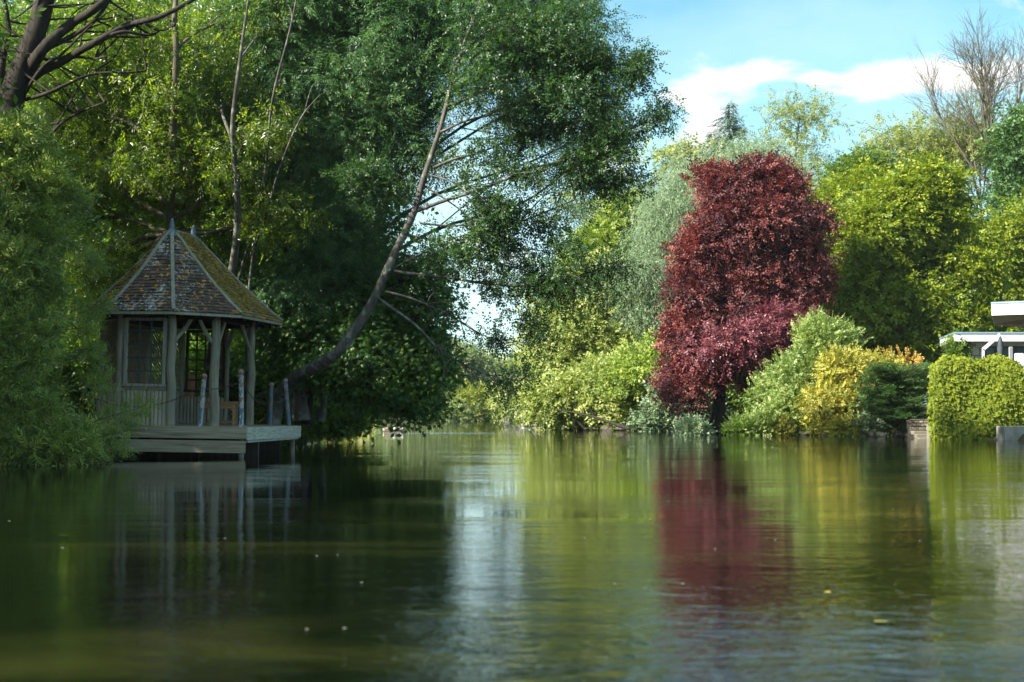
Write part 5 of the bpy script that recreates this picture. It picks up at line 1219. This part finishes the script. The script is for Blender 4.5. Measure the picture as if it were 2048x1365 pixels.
# pale gravel shoal
t = NT('pale_shoal'); n1 = t.noise(t.coord(), 8, 5, .7); t.pbr(t.ramp(n1, [(.3, (.16, .14, .11)), (.7, (.42, .38, .32))]), .95, t.bump(n1, .5, .04)); M_sh = t.m
mb = MB(); nn = 46; a = wp(1075, 853); b = wp(1310, 863)
g = []
for i_ in range(nn):
    f = i_ / (nn - 1); x = a[0] + (b[0] - a[0]) * f; y = a[1] + (b[1] - a[1]) * f
    for j in range(6): g.append((x + .35 * j, y + .5 * j - .4, -.05 + [0, .10, .17, .22, .26, .3][j] + .03 * wob(np.array([x, y + j, 0.]), 6, 2)))
ii = np.arange(nn - 1)[:, None] * 6 + np.arange(5)[None]; mb.add(g, np.stack([ii, ii + 6, ii + 7, ii + 1], -1).reshape(-1, 4)); tagset(mb.build('shoal', M_sh, smooth=True), kind='structure')

# --- fallen trunk and drooping bough
L_few = L_limep
ftk = bough('fallen_trunk', 'dark fallen trunk slanting from the right bank down into the water', 'fallen tree', [([(1300, 862, 63), (1262, 858, 63), (1225, 847, 63.5), (1190, 835, 64), (1150, 826, 64.5), (1110, 820, 65)], .10), ([(1225, 847, 63.5), (1212, 862, 63)], .04), ([(1190, 835, 64), (1180, 815, 64), (1175, 800, 64)], .03), ([(1170, 858, 65), (1158, 845, 65), (1150, 832, 65)], .07)], B_dark)
bg_ = bough('drooping_bough', 'bare brown bough with dangling twigs reaching left across the pond gap', 'branch', [([(1105, 825, 72), (1080, 812, 72), (1050, 802, 72), (1020, 795, 72), (1000, 792, 72)], .12), ([(1045, 800, 72), (1030, 825, 72), (1018, 852, 72)], .04), ([(1075, 812, 72), (1066, 838, 72), (1060, 855, 72)], .045), ([(1020, 796, 72), (1005, 785, 72), (985, 790, 72)], .04), ([(1090, 800, 72), (1082, 780, 72), (1088, 764, 72)], .03), ([(1040, 800, 72), (1045, 780, 72), (1052, 765, 72)], .025)], B_mid)
mb = MB(); q = np.array([P(R.uniform(985, 1100), 795 + R.normal(0, 14), 72 + R.normal(0, .5)) for _ in range(230)])
sprays(mb, q, unit(R.standard_normal((230, 3))), F_s, 3, .35, .4, .5, .4, .4, (.5, .9), .2); child(mb, 'leaves', L_limep, bg_)

# --- creeper covered wall block
Yc = 44.5; xa, xb = wx(1868, Yc), wx(2040, Yc); zt = CAMH + (822 - 727) * Yc / FPX
iv = thing('creeper_wall', 'block shaped garden wall fully covered in yellow green creeper at the right water edge', 'ivy wall', ((xa + xb) / 2, Yc, 0))
mb = MB(); mb.box([(xa + xb) / 2 + .05, Yc + .55, zt / 2 - .2], [xb - xa - .2, .9, zt + .1]); child(mb, 'wall', M_conc, iv)
N = 36000; m = R.random(N); X = R.uniform(xa, xb, N); Z = R.random(N) ** .95 * zt
lob = lambda x: zt + .05 + .06 * np.sin((x - xa) / (xb - xa) * 9.5 - .3) + .03 * np.sin((x - xa) * 7) - .30 * np.exp(-(x - xa) / (xb - xa) / .07) - .22 * np.exp(-(xb - x) / (xb - xa) / .08)
pos = []; nr = []
for k in range(N):
    if m[k] < .62: x = X[k]; z = Z[k] * (lob(x) / zt); b = wob(np.array([x, 3., z]), 8, 2.6); y = Yc - .10 + .10 * b + .10 * wob(np.array([x, 7., z]), 8, 1.1) - .13 * math.sin(min(1, z / zt) * 3.0); pos.append((x, y, z)); nr.append((0, -1, .45))
    elif m[k] < .82: x = X[k]; y = R.uniform(Yc, Yc + 1.1); pos.append((x + xa * (y / Yc - 1) * (xb - x) / (xb - xa), y, lob(x) + R.normal(0, .075))); nr.append((0, -.2, 1))
    elif m[k] < .93: y = R.uniform(Yc, Yc + 1.1); z = Z[k]; pos.append((xa * y / Yc - .03 - .07 * wob(np.array([0, y, z]), 8, 2.6), y, z)); nr.append((-1, 0, .4))
    else: y = R.uniform(Yc, Yc + 1.2); z = Z[k]; pos.append((xb + R.normal(0, .05), y, z)); nr.append((1, 0, .4))
pos = np.array(pos); nr = np.array(nr, float); n = len(pos)
mb = MB(); scatter(mb, [tmpl_twig(5, .10, .060, .75, 55, .35, seed=s) for s in (71, 72, 73)], pos + R.standard_normal((n, 3)) * .035, np.tile([0, -.25, -1.], (n, 1)) + R.standard_normal((n, 3)) * .45, nr + R.standard_normal((n, 3)) * .35, .75 + .6 * R.random(n), np.clip(.48 + .22 * wob(pos, 10, 3.2) + R.normal(0, .15, n), 0, 1))
child(mb, 'creeper', L_ivy, iv)

# --- house
t = NT('white_fascia'); n1 = t.noise(t.coord((1, 1, 3)), 3, 3); t.pbr(t.ramp(n1, [(.3, (.62, .63, .64)), (.7, (.74, .75, .76))]), .5); M_fas = t.m
t = NT('roof_edge_blue'); t.pbr((.25, .36, .45), .4, metal=.3); M_edge = t.m
t = NT('soffit_wood'); t.pbr((.20, .15, .12), .7); M_sof = t.m
t = NT('window_glass'); n1 = t.noise(t.coord(), .7, 2); t.pbr(t.ramp(n1, [(.35, (.10, .16, .18)), (.65, (.18, .26, .28))]), .08, spec=.8); M_glass = t.m
t = NT('dark_window_frame'); t.pbr((.07, .09, .10), .5); M_wfr = t.m
t = NT('light_render'); t.pbr((.48, .50, .52), .85); M_rend = t.m
Yh = 50.; k_ = Yh / FPX; zr = lambda py, Y=Yh: CAMH + (822 - py) * Y / FPX
hs = thing('flat_roof_house', 'modern flat roofed house with stone wall and white fascia above the creeper wall', 'house', (wx(1980, Yh), Yh + 3, .8))
zb, z1_ = zr(683), zr(668)
xl = wx(1911, Yh); xb_ = wx(1881, 54)
def slab(mb, poly, z0, z1):
    n = len(poly); V = [(x, y, z0) for x, y in poly] + [(x, y, z1) for x, y in poly]
    mb.add(V, [[i, (i + 1) % n, (i + 1) % n + n, i + n] for i in range(n)]); mb.f.append(np.arange(n)[None] + mb.n - 2 * n); mb.f.append(np.arange(n, 2 * n)[None] + mb.n - 2 * n)
    for _ in (0, 1): mb.t.append(np.array([.5])); mb.mi.append(np.array([0], np.int32))
mb = MB(); slab(mb, [(xl, Yh), (24, Yh), (24, 57), (wx(1886, 57), 57), (xb_, 54)], zb, z1_); fasc = child(mb, 'fascia', M_fas, hs)
mb = MB(); slab(mb, [(xl - .03, Yh - .03), (24, Yh - .03), (24, 57), (wx(1886, 57) - .03, 57), (xb_ - .03, 54)], z1_ + .004, z1_ + .06); child(mb, 'roof_edge', M_edge, hs)
rt = MB(); ya = Yh + .6; stones(rt, (wx(1925, ya), ya), (wx(1969, ya), ya), .7, zb, hh=.2, ww=.30, th=.08, irr=.4); child(rt, 'stone_wall', M_housest, hs)
mb = MB(); mb.box([wx(1947, ya), ya + .16, (zb + .7) / 2], [wx(1969, ya) - wx(1925, ya) - .02, .26, zb - .7 - .01]); child(mb, 'wall_core', M_mortar, hs)
mb = MB(); mb.box([(wx(1912, ya) + wx(1925, ya)) / 2 - .01, ya + .5, (zb + .7) / 2], [wx(1925, ya) - wx(1912, ya), .9, zb - .7 - .004]); child(mb, 'side_wall', M_rend, hs)
mb = MB(); mb.box([(wx(1969, ya) + 24) / 2, ya + .1, zb - .065], [24 - wx(1969, ya), .2, .13]); child(mb, 'lintel', M_rend, hs)
for a, b in ((1970, 1994), (1995, 2030), (2031, 2075), (2076, 2130)):
    x0, x1 = wx(a, ya + .2), wx(b, ya + .2); fr = MB()
    for xx in (x0 + .03, x1 - .03): fr.box([xx, ya + .2, (zb - .13 + .7) / 2], [.06, .08, zb - .13 - .7 - .01])
    fr.box([(x0 + x1) / 2, ya + .2, zb - .17], [x1 - x0 - .12, .07, .06]); w_ = child(fr, 'window', M_wfr, hs)
    pn = MB(); pn.box([(x0 + x1) / 2, ya + .24, (zb - .2 + .7) / 2], [x1 - x0 - .12, .02, zb - .2 - .7]); subchild(pn, 'pane', M_glass, w_, hs)
# upper roof slab, nearer, running out of the picture
uh = thing('upper_roof_house', 'white edged overhanging flat roof jutting in at the right edge of the picture', 'house', (17.5, 44, .8))
Yu = 42.; x0 = wx(1985, Yu); za, zb2 = zr(608, Yu), zr(631, Yu); mb = MB()
V = [(x0, Yu, zb2), (x0, Yu, za), (19, Yu - 3.0, za), (19, Yu - 3.0, zb2)]; V2 = [(wx(1990, Yu + 5), Yu + 5, zb2), (wx(1990, Yu + 5), Yu + 5, za), (19, Yu + 7, za), (19, Yu + 7, zb2)]
mb.add(V + V2, [[0, 1, 2, 3], [7, 6, 5, 4], [0, 4, 5, 1]]); child(mb, 'fascia', M_fas, uh)
mb = MB(); mb.add([(x0 - .02, Yu - .02, za + .004), (19, Yu - 3.03, za + .004), (19, Yu + 7, za + .004), (wx(1989, Yu + 5), Yu + 5, za + .004)] + [(x0 - .02, Yu - .02, za + .05), (19, Yu - 3.03, za + .05), (19, Yu + 7, za + .05), (wx(1989, Yu + 5), Yu + 5, za + .05)], [[0, 1, 5, 4], [4, 5, 6, 7], [0, 4, 7, 3]]); child(mb, 'roof_edge', M_edge, uh)
mb = MB(); mb.add([(x0 + .02, Yu + .02, zb2 + .006), (19, Yu - 2.9, zb2 + .006), (19, Yu + 7, zb2 + .006), (wx(1992, Yu + 5), Yu + 5, zb2 + .006)], [[0, 1, 2, 3]])
for q in range(14): mb.box([x0 + 1.7 + q * .3, Yu + 2.4, zb2 - .01], [.02, 4.6, .02])
child(mb, 'soffit', M_sof, uh)
mb = MB(); mb.box([19.4, Yu + 3, zb2 / 2 + .3], [2.2, 5, zb2 - .6]); child(mb, 'wall', M_rend, uh)
# creeper on the house corner
vc = thing('corner_creeper', 'green climbing creeper on the left corner of the stone house wall', 'climbing plant', tuple(P(1912, 720, Yh - .2)))
mb = MB(); q = np.array([P(R.normal(1914, 4.5), R.uniform(676, 722), Yh + .35 + R.normal(0, .06)) for _ in range(240)]); sprays(mb, q, np.tile([-.3, -1, .3], (240, 1)), F_q, 3, .08, .4, .6, .3, .6, (.8, 1.3), .25); child(mb, 'leaves', L_hornd, vc)
tb = MB(); tb.tube(smooth_path([P(1912, 740, Yh + .2), P(1915, 700, Yh + .25), P(1910, 672, Yh + .2)], 4), .03, 6); child(tb, 'stem', B_mid, vc)
# terrace items
t = NT('navy_parasol'); n1 = t.noise(t.coord((1, 1, .1)), 20, 3); t.pbr(t.ramp(n1, [(.3, (.022, .030, .042)), (.7, (.05, .065, .085))]), .8); M_nav = t.m
t = NT('white_metal'); t.pbr((.60, .64, .66), .35, metal=.1); M_wm = t.m
t = NT('grey_fabric'); t.pbr((.20, .21, .23), .8); M_gf = t.m
Yp = 47.6; ps = thing('parasol', 'folded dark navy cantilever parasol hanging from a slanted white pole on the terrace', 'parasol', (wx(1966, Yp), Yp, .8))
mb = MB(); mb.beam(P(1966, 770, Yp), P(1966.5, 699, Yp), .07, .07); child(mb, 'mast', M_wm, ps)
mb = MB(); mb.beam(P(1965.5, 700, Yp), P(2000, 669, Yp), .07, .1); child(mb, 'arm', M_wm, ps)
mb = MB(); c = P(2001, 714, Yp); h_ = zr(671, Yp) - c[2]; pr = [(.05, 0), (.095, .08 * h_), (.105, .35 * h_), (.09, .6 * h_), (.06, .82 * h_), (.025, .95 * h_), (.01, h_)]
pts = [c + (0, 0, z_) for r_, z_ in pr]; mb.tube(smooth_path(pts, 3), np.interp(np.linspace(0, 6, 19), range(7), [r_ for r_, z_ in pr]), 12, lump=.08); child(mb, 'canopy', M_nav, ps, True)
for (px, py, wd, lab, mt) in ((2021.5, 694, .15, 'upright grey padded garden chair back between parasol and pale chair', M_gf), (2039, 707, .34, 'pale low garden chair back at the right edge of the terrace', M_wm)):
    c = P(px, py, 47.2); gc = thing('garden_chair', lab, 'chair', (c[0], 47.2, .85)); tp = c[2]
    mb = MB(); mb.box([c[0], 47.2, tp - .36], [wd, .07, .72], bev=.03); child(mb, 'backrest', mt, gc); mb = MB(); mb.box([c[0], 46.95, tp - .75], [max(wd, .3), .5, .06], bev=.02); child(mb, 'seat', mt, gc)
    for sx in (-1, 1):
        for sy in (46.75, 47.18): mb = MB(); mb.box([c[0] + sx * max(wd, .3) * .45, sy, (tp - .78 + .85) / 2], [.04, .04, max(.1, tp - .78 - .85)]); child(mb, 'leg', M_wfr, gc)
# ------------------------------------------------------------------ ducks
t = NT('duck_brown'); n1 = t.noise(t.coord(), 40, 4); t.pbr(t.ramp(n1, [(.35, (.10, .075, .055)), (.65, (.22, .17, .13))]), .8); M_db = t.m
t = NT('duck_black'); t.pbr((.012, .013, .016), .6); M_dbk = t.m
t = NT('duck_white'); t.pbr((.6, .58, .54), .8); M_dw = t.m
def bird(label, px, py, Y, face, s=1.0):
    w = W(py); Y = w; c = P(px, py, Y); c[2] = 0
    rt = thing('duck', label, 'duck', tuple(c), 'waterfowl swimming in the middle of the pond')
    f = np.array([face, -.15, 0]); f /= np.linalg.norm(f); q = lambda a, z: c + f * a * s + np.array([0, 0, z * s])
    path = smooth_path([q(-.30, .10), q(-.24, .07), q(-.1, .055), q(.06, .06), q(.15, .09), q(.19, .15), q(.185, .22), q(.19, .27), q(.215, .295), q(.25, .29)], 3)
    rad = np.interp(np.linspace(0, 9, len(path)), range(10), [.012, .05, .095, .10, .075, .045, .028, .028, .036, .022]) * s
    mb = MB(); mb.tube(path, rad, 12)
    o = child(mb, 'body', [M_db, M_dbk, M_dw], rt, True)
    for p in o.data.polygons:
        z = p.center.z / s; x = (Vector(p.center).dot(Vector(f))) / s
        if z > .145 and x > .1: p.material_index = 1
        elif x > .10 or x < -.25: p.material_index = 2
    mb = MB(); mb.beam(q(.25, .287), q(.31, .275), .03 * s, .018 * s, bev=.004); child(mb, 'bill', M_dbk, rt)
    for sg in (-1, 1):
        sd = np.array([-f[1], f[0], 0]) * sg; mb = MB(); mb.ball(q(-.07, .10) + sd * .075 * s, .17 * s, n=6, sc=(1, .2, .34), rot=np.stack([f, np.cross((0, 0, 1.), f), (0, 0, 1)], 1)); child(mb, 'wing', M_db, rt, True)
bird('left swimming black necked duck on the bright ripple band', 781, 863.5, 58, .9, 1.15)
bird('right swimming black necked duck with pale breast following behind', 797, 862.5, 58, .9, 1.15)
bird('small far bird resting on the water below the drooping bough', 1050, 853.5, 80, -1, .8)
# ------------------------------------------------------------------ things afloat
t = NT('yellow_leaf'); t.pbr((.62, .55, .05), .5); M_yl = t.m
t = NT('pale_petal'); t.pbr((.38, .40, .33), .6); M_pp = t.m
t = NT('olive_leaf'); t.pbr((.22, .22, .05), .5); M_ol = t.m
def floater(px, py, s, m, label, cat, name, group=None, curl=.3):
    Y = W(py); c = P(px, py, Y); mb = MB(); a = R.random() * 6.28; n = 10
    V = [(0, 0, .004 * s / .03)]
    for k in range(n):
        th = k / n * 6.283; r = s * (1 - .25 * math.cos(th * 2)) * (1.25 if k == 0 else 1); V.append((r * math.cos(th + a), r * math.sin(th + a) * .8, .003 + curl * s * (math.sin(th + 1) ** 2)))
    V = np.array(V) + (c[0], c[1], .004); mb.add(V, [[0, 1 + k, 1 + (k + 1) % n] for k in range(n)])
    V2 = V - (0, 0, .0015); mb.add(V2, [[0, 1 + (k + 1) % n, 1 + k] for k in range(n)])
    tagset(mb.build(name, m, smooth=True, loc=(c[0], c[1], 0)), label, cat, group)
floater(1656, 1187, .017, M_yl, 'bright yellow leaf floating alone on the dark water at lower right', 'leaf', 'floating_leaf', curl=.06)
floater(1762, 1246, .026, M_ol, 'flat pale olive leaf floating below and right of the bright yellow leaf', 'leaf', 'floating_leaf', curl=.05)
spots = [(18, 1044), (125, 1098), (145, 974), (583, 988), (208, 946), (640, 902), (660, 903), (549, 940), (648, 970), (450, 1079), (723, 1168), (634, 1114), (676, 1112), (1170, 1078), (1215, 1066), (1550, 1082), (1366, 1170), (1430, 1100), (1465, 945), (1840, 1084), (1230, 1170), (690, 1260), (613, 1262), (1786, 1020), (1300, 1040), (230, 965), (390, 1018), (1100, 1000)]
for px, py in spots:
    floater(px, py, .003 + .0025 * R.random() + .0004 * W(py), M_pp, 'tiny pale petal scattered on the dark water surface', 'petal', 'floating_petal', 'tiny pale petals drifting on the pond', curl=.1)
